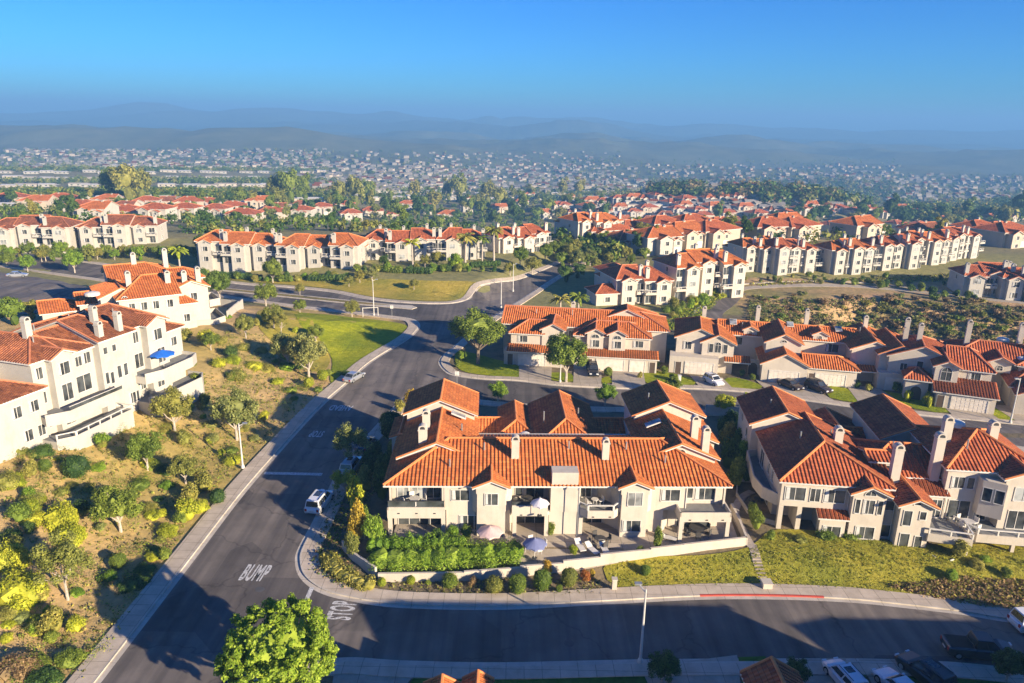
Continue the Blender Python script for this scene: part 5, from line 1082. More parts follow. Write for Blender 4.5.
# low strip along the lower pavement
for a in [('ball', 'yellow', 382, 586, 5), ('ball', 'yellow', 411, 584, 5), ('wild', 'green', 428, 585, 4), ('ball', 'green', 450, 587, 9), ('wild', 'brown', 473, 586, 7), ('ball', 'olive', 494, 592, 10), ('ball', 'green', 517, 593, 10), ('ball', 'green', 542, 590, 10), ('ball', 'olive', 569, 586, 9), ('wild', 'red', 585, 581, 7), ('ball', 'green', 559, 592, 4), ('wild', 'gold', 592, 577, 5)]:
    pp(*a, 'in the strip between white wall and lower pavement', 1.25 if a[3] < 600 and a[2] > 500 else 1.0)
for a in [('ball', 'bright', 950, 580, 7), ('ball', 'green', 645, 575, 6), ('wild', 'green', 770, 540, 8), ('wild', 'green', 1005, 577, 8), ('mound', 'bright', 985, 560, 8), ('wild', 'olive', 958, 556, 14), ('mound', 'olive', 976, 566, 12), ('mound', 'olive', 800, 541, 10), ('mound', 'green', 825, 537, 14), ('mound', 'green', 850, 537, 13)]:
    pp(*a, 'on the green slope below the right condominium')
YD = 'in the walled yard of the middle condominium'
for px, py, rd, c, zs in [(453, 541, .9, 'bright', 1.5), (466, 540, .9, 'green', 1.3), (657, 548, .9, 'green', 1.9), (548, 566, 1.0, 'gold', .9), (550, 535, .8, 'green', 1.5), (573, 553, .7, 'yellow', 1.0), (640, 553, .7, 'green', .8), (437, 540, .8, 'dark', 1.2)]: plant('wild', c, *G(px, py, 1.0), rd, YD, zs)
GP = 'in the gap between the two big condominiums'
for px, py, rd, c in [(735, 487, 1.8, 'green'), (728, 470, 1.8, 'dark'), (742, 470, 1.7, 'bright'), (738, 455, 1.7, 'dark'), (727, 448, 1.6, 'olive'), (741, 440, 1.5, 'green'), (730, 432, 1.5, 'dark'), (746, 482, 1.2, 'dark'), (722, 440, 1.4, 'dark'), (752, 520, .9, 'green'), (756, 530, 1.0, 'green')]: plant('wild', c, *G(px, py, 1.0), rd, GP, 1.7)
for px, py, rd, c in [(942, 512, 1.1, 'green'), (955, 521, 1.0, 'olive'), (968, 526, 1.0, 'green'), (982, 524, 1.1, 'olive'), (996, 522, 1.1, 'green'), (1010, 520, 1.1, 'green'), (990, 515, .9, 'olive')]: plant('wild', c, *G(px, py, 1.0), rd, 'in the garden under the right decks')
# upper street front gardens
FG = 'in the front gardens of the upper street'
for px, py, rd, c, k in [(462, 360, 1.4, 'bright', 'wild'), (457, 367, 1.0, 'green', 'wild'), (608, 368, 1.0, 'dark', 'ball'), (608, 376, .9, 'green', 'ball'), (571, 365, .8, 'green', 'ball'), (655, 368, 1.2, 'bright', 'wild'), (664, 374, 1.0, 'green', 'wild'), (672, 380, .9, 'green', 'wild'), (640, 378, .8, 'olive', 'wild'), (742, 376, .9, 'dark', 'wild'), (752, 380, .8, 'green', 'wild'),
                          (847, 385, 1.1, 'dark', 'ball'), (857, 388, 1.0, 'dark', 'wild'), (868, 391, .9, 'olive', 'wild'), (895, 391, 1.2, 'green', 'wild'), (903, 394, 1.1, 'dark', 'wild'), (908, 399, .8, 'yellow', 'ball'), (926, 405, .9, 'yellow', 'ball'), (916, 397, .7, 'yellow', 'wild'), (977, 403, 1.9, 'green', 'ball'), (985, 407, 1.1, 'dark', 'wild'), (1020, 405, 1.0, 'dark', 'wild'), (535, 362, .7, 'green', 'wild'), (509, 362, .8, 'dark', 'wild'), (846, 377, 1.3, 'dark', 'ball'), (800, 384, .8, 'olive', 'wild')]:
    plant(k, c, *G(px, py, 0), rd, FG)
# the far side of the upper left road: trees, hedges, lawn trees
for a in [('broad', 'bright', 173, 312, 1)]: pass
MT = 'along the upper left road'
for k, c, px, py, pr in [('broad', 'green', 266, 306, 14), ('broad2', 'green', 273, 283, 12), ('broad2', 'green', 220, 300, 15), ('broad', 'olive', 300, 243+52, 6), ('broad', 'bright', 28, 272, 10), ('broad2', 'bright', 75, 273, 12), ('broad', 'green', 8, 268, 9), ('broad', 'olive', 42, 262, 8), ('broad', 'green', 190, 305, 12), ('broad2', 'olive', 205, 292, 10), ('palm', 'yellow', 182, 282, 10), ('broad', 'olive', 349, 287, 6), ('broad2', 'olive', 360, 283, 7), ('broad', 'olive', 414, 290, 6), ('broad', 'grey', 372, 281, 8)]:
    pp(k, c, px, py, pr, MT)
for k, c, px, py, pr in [('palm', 'yellow', 413, 268, 9), ('palm', 'olive', 465, 268, 11), ('palm', 'olive', 494, 262, 10), ('palm', 'green', 482, 262, 8), ('broad', 'olive', 437, 268, 9), ('broad2', 'bright', 455, 271, 10), ('broad', 'olive', 425, 268, 7), ('broad2', 'green', 520, 266, 10), ('broad', 'olive', 532, 274, 10), ('broad2', 'green', 545, 262, 9), ('broad', 'green', 556, 258, 10), ('broad', 'olive', 510, 276, 8), ('far', 'olive', 575, 255, 9), ('far', 'green', 590, 248, 8), ('far', 'olive', 603, 258, 8), ('broad2', 'grey', 577, 268, 10), ('broad', 'grey', 590, 266, 9), ('broad2', 'green', 566, 250, 8)]:
    pp(k, c, px, py, pr, 'around the palms by the far road')
for k in range(30): px = 195+k*10.2; pp('wild', ['green', 'dark', 'olive', 'bright'][k % 4], px+rr.uniform(-4, 4), 281-abs(k-7)*.3+rr.uniform(-1, 2) if px < 350 else 272, rr.uniform(4, 7), 'in front of the terraces across the road')
for k in range(22): pp('broad' if k % 2 else 'far', ['green', 'bright', 'olive'][k % 3], 3+k*8.6, 262+rr.uniform(-5, 0), rr.uniform(6, 9), 'in front of the far left terraces')
for k, c, px, py, pr in [('far', 'dark', 390, 258, 10), ('far', 'dark', 395, 240, 9), ('far', 'green', 383, 246, 8), ('far', 'dark', 202, 252, 9), ('far', 'dark', 198, 262, 9), ('far', 'dark', 385, 268, 7), ('fartall', 'dark', 380, 256, 6)]: pp(k, c, px, py, pr, 'in the dark gap between the far terraces')
for k in range(26): pp(['far', 'broad', 'far', 'broad2'][k % 4], ['green', 'olive', 'dark', 'olive'][k % 4], 560+k*3.4+rr.uniform(-6, 6), rr.uniform(246, 285)-k*.6, rr.uniform(6, 10), 'between the far road and the bend terrace')
for px, py, pr, c in [(14, 326, 15, 'green'), (32, 320, 11, 'olive'), (3, 318, 12, 'green'), (90, 262, 9, 'olive'), (60, 258, 9, 'green')]: pp('far', c, px, py, pr, 'beside the parking court at far left')
# bushes by the canyon bend
for k in range(26):
    px = rr.uniform(655, 735); py = 325-(px-655)*.45+rr.uniform(-10, 4); x, y = GT(px, py)
    pp('mound' if k % 3 else 'wild', ['yellow', 'bright', 'green', 'olive'][k % 4], px, py, rr.uniform(5, 9), 'on the bank beside the canyon bend', 1.2)
for k in range(22): pp('wild', ['olive', 'green', 'grey', 'dark'][k % 4], rr.uniform(745, 960), rr.uniform(277, 286), rr.uniform(2.5, 5), 'on the grass strip above the canyon lane')
for k in range(12): pp('wild', ['green', 'dark'][k % 2], 855+k*11+rr.uniform(-3, 3), 283+k*1.5+rr.uniform(-3, 3), rr.uniform(4, 7), 'at the right end of the canyon lane')
PL = [('left', 748, 830), ('middle', 830, 900), ('right', 900, 970), ('far right', 970, 1030)]
for nm, a, b_ in PL:
    for k in range(60):
        px = rr.uniform(a, b_); py = rr.uniform(293+(px-748)*.03, 345); x, y = GT(px, py)
        if y > 205: continue
        plant('scrub', rr.choice(['brown', 'olive', 'brown', 'grey', 'olive', 'brown', 'green']), x, y, rr.uniform(.7, 2.0), 'on the %s part of the canyon slope' % nm, .75)
# middle distance trees
TZ = [('behind the far left terraces', 0, 190, 202, 226, 34), ('beyond the left terraces', 190, 340, 202, 228, 34), ('behind the middle terraces', 330, 480, 200, 232, 34), ('on the rise beyond the far road', 470, 600, 196, 236, 30), ('among the roofs behind the bend', 600, 780, 216, 256, 34), ('among the roofs behind the canyon rim', 780, 1020, 216, 244, 38)]
for pl, a, b_, c, d, n in TZ:
    for k in range(n): pp(rr.choice(['far', 'far', 'fartall']), rr.choice(['green', 'dark', 'olive', 'dark', 'green']), a+(b_-a)*(k+rr.random())/n, rr.uniform(c, d), rr.uniform(5, 9), pl, rr.uniform(.7, .95))
for px, py, pr in [(128, 203, 16), (114, 201, 13), (143, 202, 13), (290, 204, 14), (276, 202, 11), (305, 203, 11), (355, 208, 12), (368, 203, 9), (340, 204, 9), (460, 205, 11), (448, 200, 7), (488, 206, 10), (500, 210, 9), (415, 200, 8), (435, 212, 8)]: pp('far', rr.choice(['olive', 'green', 'olive']), px, py, pr, 'in the tree belt before the far town', 1.35, what='big spreading tree')
for k in range(22): pp('far', rr.choice(['dark', 'olive']), 930+k*5+rr.uniform(-3, 3), 226-k*.4+rr.uniform(-4, 4), rr.uniform(6, 10), 'in the dark grove at the right edge', 1.0)
# woods and gardens nobody could count
def wood(name, n, boxes, sd, sz=(4, 9), cols=('dark', 'olive', 'green')):
    rr = random.Random(sd); r = np.random.default_rng(sd); V, C_ = [], []
    for _ in range(n):
        x0, y0, x1, y1 = rr.choice(boxes); x, y = GT(rr.uniform(x0, x1), rr.uniform(y0, y1))
        if y > 4200: continue
        z = terrain(x, y); s = rr.uniform(*sz)*(1 if y < 900 else 1.25); s = min(s, 11)
        cl = [(x+rr.uniform(-.4, .4)*s, y+rr.uniform(-.4, .4)*s, z+s*rr.uniform(.3, .8), s*rr.uniform(.35, .55)) for _ in range(4)]
        V.append(leaf_cards(r, 46, cl, s*.17)); C_.append((x, y, z+s*.35, s*.42, .9))
    me = cards_mesh(name, np.concatenate(V), LEAF[cols[0]], None); o = put(name, me, kind='stuff')
    for c in cols[1:]: me.materials.append(LEAF[c])
    me.polygons.foreach_set('material_index', [(i//46) % len(cols) for i in range(len(me.polygons))])
wood('hill_woodland', 620, [(650, 182, 700, 200), (700, 180, 860, 202), (760, 184, 890, 207)], 5, (7, 13), ('dark', 'olive', 'dark', 'brown'))
wood('valley_trees', 4800, [(0, 150, 330, 170), (280, 152, 620, 194), (560, 160, 900, 195), (840, 175, 1024, 212), (0, 170, 340, 172), (0, 181, 340, 184), (0, 191, 340, 200), (0, 191, 340, 200), (340, 190, 640, 205)], 6, (3, 6), ('dark', 'olive', 'green'))
wood('estate_greenery', 900, [(240, 206, 560, 224), (370, 210, 560, 232), (0, 212, 200, 226), (0, 203, 200, 214), (185, 208, 380, 234), (370, 205, 570, 232), (560, 228, 620, 262), (600, 222, 1010, 246)], 9, (3, 5), ('green', 'olive', 'dark'))
wood('eastern_grove', 160, [(900, 205, 1030, 222)], 8, (9, 14), ('dark', 'dark', 'olive'))
# hedges
def hedge(line, w, h, colr, label, n=900, lf=.11, wav=.18, z0=None, loc=None):
    r = np.random.default_rng(len(label)); m = []; segs = [(line[i], line[i+1]) for i in range(len(line)-1)]; Ls = [math.dist(a, b) for a, b in segs]; tot = sum(Ls)
    cl, core = [], []; d = 0; k = 0
    ox, oy = line[0]; oz = terrain(ox, oy)
    for (a, b), L_ in zip(segs, Ls):
        nn = max(1, round(L_/(w*.45)))
        for i in range(nn):
            t = (i+.5)/nn; x, y = a[0]+(b[0]-a[0])*t-ox, a[1]+(b[1]-a[1])*t-oy; z = terrain(x+ox, y+oy)-oz
            nx_, ny_ = -(b[1]-a[1])/L_, (b[0]-a[0])/L_
            for q in (-.28, .28):
                for f in np.arange(w*.3, h, w*.45):
                    cl.append((x+nx_*w*q+r.normal()*wav*.5, y+ny_*w*q+r.normal()*wav*.5, z+min(f, h-w*.3)+r.normal()*wav*.4, w*.36))
            core.append((x, y, z+h*.45, w*.42, h*.5/(w*.42)))
    o = put('hedge', cards_mesh('hedge', leaf_cards(r, n, cl, lf, .5), LEAF[colr], core), None, (ox, oy, oz)); o['label'] = label; o['category'] = 'hedge'; return o
def gl(*p, h=1.0): return [G(a, b, h) for a, b in p]
hedge(gl((372, 560), (420, 560), (470, 558), (519, 555)), 3.2, 1.8, 'bright', 'thick bright green hedge behind the garden wall of the middle condominium', 20000, .075, .35)
hedge(gl((368, 550), (390, 549), (430, 549), (465, 549)), 1.5, 1.6, 'bright', 'taller bright green hedge under the left loggia of the middle condominium', 9000, .08, .35)
hedge(gl((328, 556), (335, 572), (352, 581), (372, 588), h=.2), 1.8, .9, 'olive', 'low mixed flower hedge along the inside of the rounded pavement corner', 3600, .10, .3)
hedge(gl((733, 470), (736, 455), (732, 440)), 1.4, 2.4, 'green', 'tall green hedge beside the right wing of the middle condominium', 2200, .1)
for i, (a, b_) in enumerate([((195, 274), (208, 276)), ((213, 277), (262, 281)), ((268, 281), (292, 282)), ((308, 281), (350, 280)), ((372, 271), (402, 273)), ((406, 273), (432, 274)), ((436, 271), (468, 269)), ((470, 268), (500, 266))]):
    p0, p1 = GT(*a), GT(*b_); hedge([p0, p1], 2.2, 2.0, ['green', 'dark'][i % 2], ['short clipped hedge left of the roadside tree across the road', 'long clipped green hedge before the orange-roofed terrace', 'clipped hedge below the end of the orange-roofed terrace', 'clipped hedge at the tree gap across the road', 'clipped hedge before the outside stair', 'clipped hedge over the dry lawn, left of the palms', 'clipped hedge below the tall palms', 'last clipped hedge by the far road corner'][i], 1500, .16, .3)
hedge(gl((906, 402), (909, 396), (925, 398), (929, 408), h=0), .8, 1.9, 'yellow', 'yellow-green hedge trained as an arch on the upper street lawn', 1500, .09, .1)
# leafy texture of the ivy slope, the lawns' edges and the soil
def scatter_cover(name, poly_px, n, size, h, colr, sd, per=7, lf=.42, vary=0):
    w = [GT(*p) for p in poly_px]; xs_, ys_ = [p[0] for p in w], [p[1] for p in w]; r = np.random.default_rng(sd); pts = []
    def inside(x, y):
        c = False; j = len(w)-1
        for i in range(len(w)):
            if (w[i][1] > y) != (w[j][1] > y) and x < (w[j][0]-w[i][0])*(y-w[i][1])/(w[j][1]-w[i][1])+w[i][0]: c = not c
            j = i
        return c
    while len(pts) < n:
        x, y = r.uniform(min(xs_), max(xs_)), r.uniform(min(ys_), max(ys_))
        if inside(x, y): pts.append((x, y, terrain(x, y)+.1+h*r.random(), size*(1+vary*(r.random()-.5))))
    me = cards_mesh(name, leaf_cards(r, n*per, pts, size*lf, .8), LEAF[colr[0]])
    for c in colr[1:]: me.materials.append(LEAF[c])
    me.polygons.foreach_set('material_index', list(r.integers(0, len(colr), len(me.polygons)))); put(name, me, kind='stuff')
scatter_cover('ivy_leaves', [(612, 588), (608, 563), (700, 560), (748, 552), (778, 533), (860, 538), (905, 547), (960, 547), (1060, 552), (1065, 620), (1010, 609), (940, 599), (880, 592), (790, 587), (700, 587)], 3800, .16, .03, ['olive', 'yellow', 'olive', 'green'], 3)
scatter_cover('dry_ground_cover', [(890, 588), (960, 578), (1060, 585), (1065, 622), (1000, 610), (930, 599)], 1500, .32, .15, ['brown', 'brown', 'olive'], 4)
scatter_cover('slope_weeds', [(0, 455), (60, 452), (195, 385), (228, 330), (310, 350), (330, 385), (205, 500), (85, 683), (0, 683)], 2600, .30, .03, ['olive', 'brown', 'green', 'olive', 'grey'], 5)
for sd_, cc in ((51, ['green', 'olive']), (52, ['olive', 'green']), (53, ['yellow', 'bright'])):
    scatter_cover('slope_planting', [(0, 455), (60, 452), (195, 385), (228, 335), (300, 372), (315, 390), (205, 498), (85, 680), (0, 683)], 125, .85, .1, cc, sd_, 130, .07, 1.1)
scatter_cover('canyon_scrub', [(748, 300), (860, 298), (1030, 308), (1030, 350), (748, 345)], 4200, .6, .1, ['brown', 'olive', 'dark', 'brown'], 6)
scatter_cover('bend_ground_cover', [(650, 330), (700, 300), (735, 288), (720, 300), (700, 318), (690, 330)], 700, .5, .1, ['yellow', 'bright', 'green'], 7)
scatter_cover('rim_grass', [(748, 284), (960, 274), (970, 280), (900, 283), (850, 281), (760, 286)], 500, .6, .05, ['olive', 'yellow', 'brown'], 8)
scatter_cover('roadside_ground_cover', [(310, 572), (322, 528), (350, 470), (378, 440), (385, 470), (345, 555), (372, 592), (340, 590)], 900, .3, .05, ['dark', 'green', 'brown'], 9)
scatter_cover('strip_ground_cover', [(375, 575), (600, 580), (600, 596), (400, 594)], 350, .25, .0, ['brown', 'olive'], 10)
# ============================================================ vehicles
def paint(name, c, metal=.3):
    m, nt, b = newmat(name); b.inputs['Base Color'].default_value = (*c, 1); b.inputs['Roughness'].default_value = .3; b.inputs['Metallic'].default_value = metal; b.inputs['Coat Weight'].default_value = .6; return m
CARP = {'white': paint('white_car_paint', (.72, .72, .72), 0), 'silver': paint('silver_car_paint', (.45, .46, .48), .5), 'black': paint('black_car_paint', (.012, .013, .015), 0), 'navy': paint('dark_blue_car_paint', (.015, .02, .035), 0), 'bronze': paint('dark_bronze_car_paint', (.06, .04, .03), .3)}
CGL = glass('car_glass', (.03, .035, .04), .06); RUB = plain('tyre_rubber', (.02, .02, .02), .8); LMP = plain('head_lamp_glass', (.7, .7, .68), .2); TLM = plain('tail_lamp_plastic', (.35, .02, .015), .3)
# type: length, width, belt height, roof height, hood x, cabin base x0..x1, cabin top x0..x1 (front at +x)
CT = {'minivan': (4.9, 1.95, .98, 1.75, 1.05, -2.3, 1.35, -2.1, .55), 'suv': (4.8, 1.92, 1.08, 1.78, 1.05, -2.25, .95, -2.05, .25), 'sedan': (4.7, 1.83, .92, 1.42, .85, -1.75, 1.0, -1.05, .2), 'hatch': (4.3, 1.8, .98, 1.58, .95, -2.0, 1.05, -1.75, .35), 'pickup': (5.7, 1.98, 1.12, 1.85, 1.15, -.75, 1.45, -.6, .7), 'coupe': (4.4, 1.85, .85, 1.3, .8, -1.6, .8, -.9, .1)}
def car(kind, colr, x, y, rz, label):
    Lg, Wd, zb, zr, zh, a0, a1, b0, b1 = CT[kind]; t = thing('car' if kind != 'pickup' else 'pickup_truck', label, 'car' if kind != 'pickup' else 'pickup truck', (x, y, terrain(x, y)+.06), R(rz)); pm = CARP[colr]; w = Wd/2
    m = M(); st = []                                               # stations along the body: x, half-width, top
    for q, ww, zt, zl in ((-Lg/2, .86, zb-.18, .45), (-Lg/2+.12, .95, zb-.04, .3), (-Lg/2+.6, 1, zb, .25), (a0, 1, zb, .22), (0, 1, zb, .2), (a1, .99, zb-.02, .22), (a1+.25, .98, (zb+zh)/2, .24), (Lg/2-.35, .93, zh-.12, .26), (Lg/2-.08, .85, zh-.3, .32), (Lg/2, .76, zh-.42, .4)): st.append((q, w*ww, zt, zl))
    rings = []
    for q, ww, zt, zl in st:
        i = len(m.v); m.v += [(q, -ww*.92, zl), (q, -ww, zl+.18), (q, -ww, zt-.12), (q, -ww*.88, zt), (q, ww*.88, zt), (q, ww, zt-.12), (q, ww, zl+.18), (q, ww*.92, zl)]; rings.append(i)
    k = m.mi(pm)
    for a, b in zip(rings, rings[1:]):
        for j in range(8): m.f.append((a+j, b+j, b+(j+1) % 8, a+(j+1) % 8)[::-1] if False else (a+(j+1) % 8, b+(j+1) % 8, b+j, a+j)); m.m.append(k)
    m.f.append(tuple(rings[0]+j for j in range(8))); m.m.append(k); m.f.append(tuple(rings[-1]+j for j in range(7, -1, -1))); m.m.append(k)
    if kind == 'pickup': m.box(-Lg/2+.25, -w*.82, zb-.02, a0-.1, w*.82, zb+.012, RUB)
    wt = w*.74
    A_ = [(a0, -w*.88, zb), (a1, -w*.88, zb), (a1, w*.88, zb), (a0, w*.88, zb)]; B_ = [(b0, -wt, zr), (b1, -wt, zr), (b1, wt, zr), (b0, wt, zr)]
    for j in range(4): m.face([A_[j], A_[(j+1) % 4], B_[(j+1) % 4], B_[j]], pm)
    m.face([(p[0]*.98, p[1]*.9, p[2]+.04) for p in B_], pm)
    for j in range(4): p, q = B_[j], B_[(j+1) % 4]; m.face([p, q, (q[0]*.98, q[1]*.9, q[2]+.04), (p[0]*.98, p[1]*.9, p[2]+.04)], pm)
    m.build('body', t)
    def pane(nm, q, u0, u1, v0, v1):
        a, b, c, d = map(Vector, q); f = lambda u, v: a.lerp(b, u).lerp(d.lerp(c, u), v); n = (b-a).cross(d-a).normalized()*.02
        g = M(); g.face([f(u0, v0)+n, f(u1, v0)+n, f(u1, v1)+n, f(u0, v1)+n], CGL); g.build(nm, t)
    nsp = 2 if kind in ('pickup', 'coupe') else 3 if kind in ('minivan', 'suv') else 2
    for j, nm in ((1, 'windshield'), (3, 'rear_window')): pane(nm, [A_[j], A_[(j+1) % 4], B_[(j+1) % 4], B_[j]], .06, .94, .12, .9)
    for i in range(nsp):
        u = i/nsp; pane('side_window', [A_[0], A_[1], B_[1], B_[0]], u+.03+(.02 if i == 0 else 0), u+1/nsp-.025, .12, .86); pane('side_window', [A_[2], A_[3], B_[3], B_[2]], u+.03, u+1/nsp-.025, .12, .86)
    if kind in ('minivan', 'suv', 'hatch'):
        s_ = M(); s_.box(b0+1.1, -wt*.5, zr+.042, b1-.3, wt*.5, zr+.055, CGL); s_.build('sunroof', t)
        for q in (-1, 1): r_ = M(); r_.bar((b0+.2, q*wt*.86, zr+.1), (b1-.1, q*wt*.86, zr+.1), .03, DARKM, 6); r_.build('roof_rail', t)
    for sx in (-Lg/2+.85, Lg/2-.9):
        for sy in (-1, 1):
            y0 = sy*(w-.12); v = M(); v.bar((sx, y0-.11*sy, .34), (sx, y0+.13*sy, .34), .34, RUB, 18); wo_ = v.build('wheel', t); v = M(); v.bar((sx, y0+.10*sy, .34), (sx, y0+.14*sy, .34), .21, GREYM, 12); v.build('rim', wo_)
    for sy in (-1, 1):
        v = M(); v.box(Lg/2-.16, sy*w*.62-.2, zh-.38, Lg/2-.02, sy*w*.62+.2, zh-.2, LMP); v.build('headlight', t); v = M(); v.box(-Lg/2-.015, sy*w*.72-.12, zb-.42, -Lg/2+.12, sy*w*.72+.14, zb-.12, TLM); v.build('tail_light', t); v = M(); v.box(a1-.25, sy*(w+.09)-.1, zb-.02, a1-.08, sy*(w+.09)+.1, zb+.14, pm); v.build('mirror', t)
    p_ = M(); p_.box(-Lg/2-.03, -.26, .5, -Lg/2+.02, .26, .64, TRIM); p_.build('number_plate', t)
    return t
x, y = G(320, 510); car('minivan', 'white', x-.2, y+.9, 82, 'white minivan with roof rails parked on the main road near the corner')
x, y = G(347, 470); car('suv', 'silver', x+.6, y, 84, 'silver car parked ahead of the white minivan, half under foliage'); x, y = G(358, 450); car('sedan', 'navy', x+.9, y+.8, 84, 'dark car parked farthest along the kerb under the grey-green tree')
x, y = G(356, 380); car('sedan', 'silver', x-.3, y, 68, 'grey sedan parked by the left pavement of the main road')
car('pickup', 'black', 41.0, 54.0, -7, 'black pickup truck with covered bed parked along the lower street'); car('hatch', 'white', 27.8, 50.2, 103, 'white hatchback with dark glass roof on the driveway at the bottom'); car('coupe', 'white', 31.8, 49.4, 108, 'low white coupe on the driveway beside the black van'); car('suv', 'black', 34.7, 50.9, 112, 'black van at the street end of the bottom driveway')
x, y = G(1019, 628); car('suv', 'white', x+1.6, y, 5, 'white car cut by the right edge of the photo on the lower street')
x, y = G(593, 374); car('suv', 'black', x, y, -92, 'small black car on the driveway beside the clipped shrubs'); x, y = G(714, 385); car('hatch', 'white', x, y+.5, -68, 'white car on the driveway of the upper street house'); x, y = G(818, 391); car('suv', 'bronze', x, y, -62, 'dark car parked before the wide garages'); x, y = G(790, 388); car('sedan', 'bronze', x, y, -62, 'low dark car left of the other dark car by the garages')
x, y = G(20, 290); car('sedan', 'silver', x, y, 20, 'silver car in the parking court at far left')

# ============================================================ street lamps and posts
def lamp(px, py, h, arm, label, double=False):
    x, y = GT(px, py); t = thing('street_lamp', label, 'street lamp', (x, y, terrain(x, y)+.15), 0, 'street lamps on pale concrete posts'); m = M(); m.bar((0, 0, -.2), (0, 0, h), .13, POLE, 8, .07); m.build('post', t); m = M(); m.lathe([(.24, 0), (.22, .35), (.12, .45)], POLE, 8); m.build('base', t)
    for s in ([1, -1] if double else [1]):
        a = M(); e = Vector((arm[0]*s, arm[1]*s, h-.05)); a.bar((0, 0, h-.3), e, .045, POLE, 6); ao = a.build('arm', t); hd = M(); hd.box(e.x-.3, e.y-.16, h-.12, e.x+.3, e.y+.16, h+.05, GREYM); hd.build('lamp_head', ao)
lamp(640, 664, 7.2, (-.5, .8), 'tall pale street lamp rising from the near kerb of the lower street'); lamp(243, 469, 6.2, (.7, .2), 'pale street lamp on the left slope before the grey-green tree'); lamp(411, 384, 5.2, (.4, -.5), 'x') if False else None
lamp(560, 383, 6.4, (-.3, -.7), 'pale street lamp in front of the tree by the duplex garages'); lamp(501, 308, 6.6, (-1.8, .6), 'pale street lamp with a long arm by the far road'); lamp(513, 292, 7.4, (.7, .4), 'thin pale street lamp farther along the far road'); lamp(374, 316, 8.4, (.8, .3), 'tall pale street lamp at the end of the traffic island'); lamp(1010, 424, 7.4, (-.7, -.2), 'pale street lamp at the right edge of the upper street')
def post(px, py, w, h, label, mat=CREAM, name='bollard', cat='bollard', cap=True):
    x, y = GT(px, py); t = thing(name, label, cat, (x, y, terrain(x, y))); m = M(); m.box(-w/2, -w/2, -.2, w/2, w/2, h, mat); m.build('post', t)
    if cap: m = M(); m.box(-w/2-.05, -w/2-.05, h, w/2+.05, w/2+.05, h+.08, mat); m.build('cap', t)
post(614, 590, .45, 1.25, 'square cream post at the end of the shrub strip by the pavement'); post(766, 588, .9, .7, 'low cream utility box at the foot of the garden stair', CREAM, 'utility_box', 'utility box'); post(679, 383, .5, 1.4, 'white mailbox stand on the upper street lawn', TRIM, 'mailbox', 'mailbox')
def sign(px, py, h, label, face=True):
    x, y = GT(px, py); t = thing('street_sign', label, 'sign', (x, y, terrain(x, y)+.1)); m = M(); m.bar((0, 0, -.1), (0, 0, h), .045, GREYM, 6); m.build('post', t); m = M(); m.box(-.35, -.03, h-.75, .35, .03, h, TRIM); m.build('panel', t)
sign(392, 316, 2.4, 'small white sign on the island tip near the tall lamp'); sign(457, 384, 2.2, 'white sign post at the street bend kerb')
t = thing('gate_frame', 'white post and rail frame beside the upper left road', 'gate', (*G(363, 317), 0), R(14)); m = M(); m.bar((0, 0, 0), (0, 0, 2.2), .08, TRIM, 6); m.build('post', t); m = M(); m.bar((3.4, 0, 0), (3.4, 0, 2.2), .08, TRIM, 6); m.build('post', t); m = M(); m.bar((0, 0, 2.1), (3.4, 0, 2.1), .08, TRIM, 6); m.build('rail', t)

# ============================================================ garden walls
def gwall(pts, h, label, t_=.25, mat=WHITE, cap=True, z=None):
    x0, y0 = pts[0]; o = thing('garden_wall', label, 'wall', (x0, y0, 0)); m = M(); c = M()
    for (ax, ay), (bx, by) in zip(pts, pts[1:]):
        d = Vector((bx-ax, by-ay, 0)); L_ = d.length; d /= L_; q = Vector((-d.y, d.x, 0))*t_/2; n = max(1, int(L_/3)); 
        for i in range(n):
            a, b = Vector((ax-x0, ay-y0, 0))+d*(L_*i/n-.0), Vector((ax-x0, ay-y0, 0))+d*(L_*(i+1)/n)
            zz = max(terrain(a.x+x0, a.y+y0), terrain(b.x+x0, b.y+y0)) if z is None else z
            m.prism([(a.x-q.x, a.y-q.y), (b.x-q.x, b.y-q.y), (b.x+q.x, b.y+q.y), (a.x+q.x, a.y+q.y)], zz-1.5, zz+h, mat)
    m.build('wall_face', o); return o
gwall(gl((343, 545), (352, 556), (376, 572), h=.8), .9, 'curved low cream wall round the corner garden', mat=CREAM); gwall(gl((378, 574), (464, 573), (520, 569), (563, 566), (600, 562), (650, 557), (746, 546), h=.9), 1.0, 'long cream garden wall in front of the middle condominium', mat=CREAM)
gwall(gl((746, 546), (739, 528), (731, 511), h=1.0), 1.0, 'short cream wall closing the right side of the patio', mat=CREAM); gwall(gl((925, 520), (934, 528), (952, 541), (1009, 543), (1040, 538)), 1.3, 'low white retaining wall below the right decks')
gwall(gl((705, 413), (745, 416), (760, 420), h=.2), 1.6, 'cream wall between the two condominiums at the upper street', mat=CREAM); gwall([(x_, y_) for x_, y_ in (G(205, 302, 3.5), G(232, 305, 3.5), G(243, 307, 3.5), G(228, 322, 3.5))], 1.6, 'white yard wall beside the second left condominium')
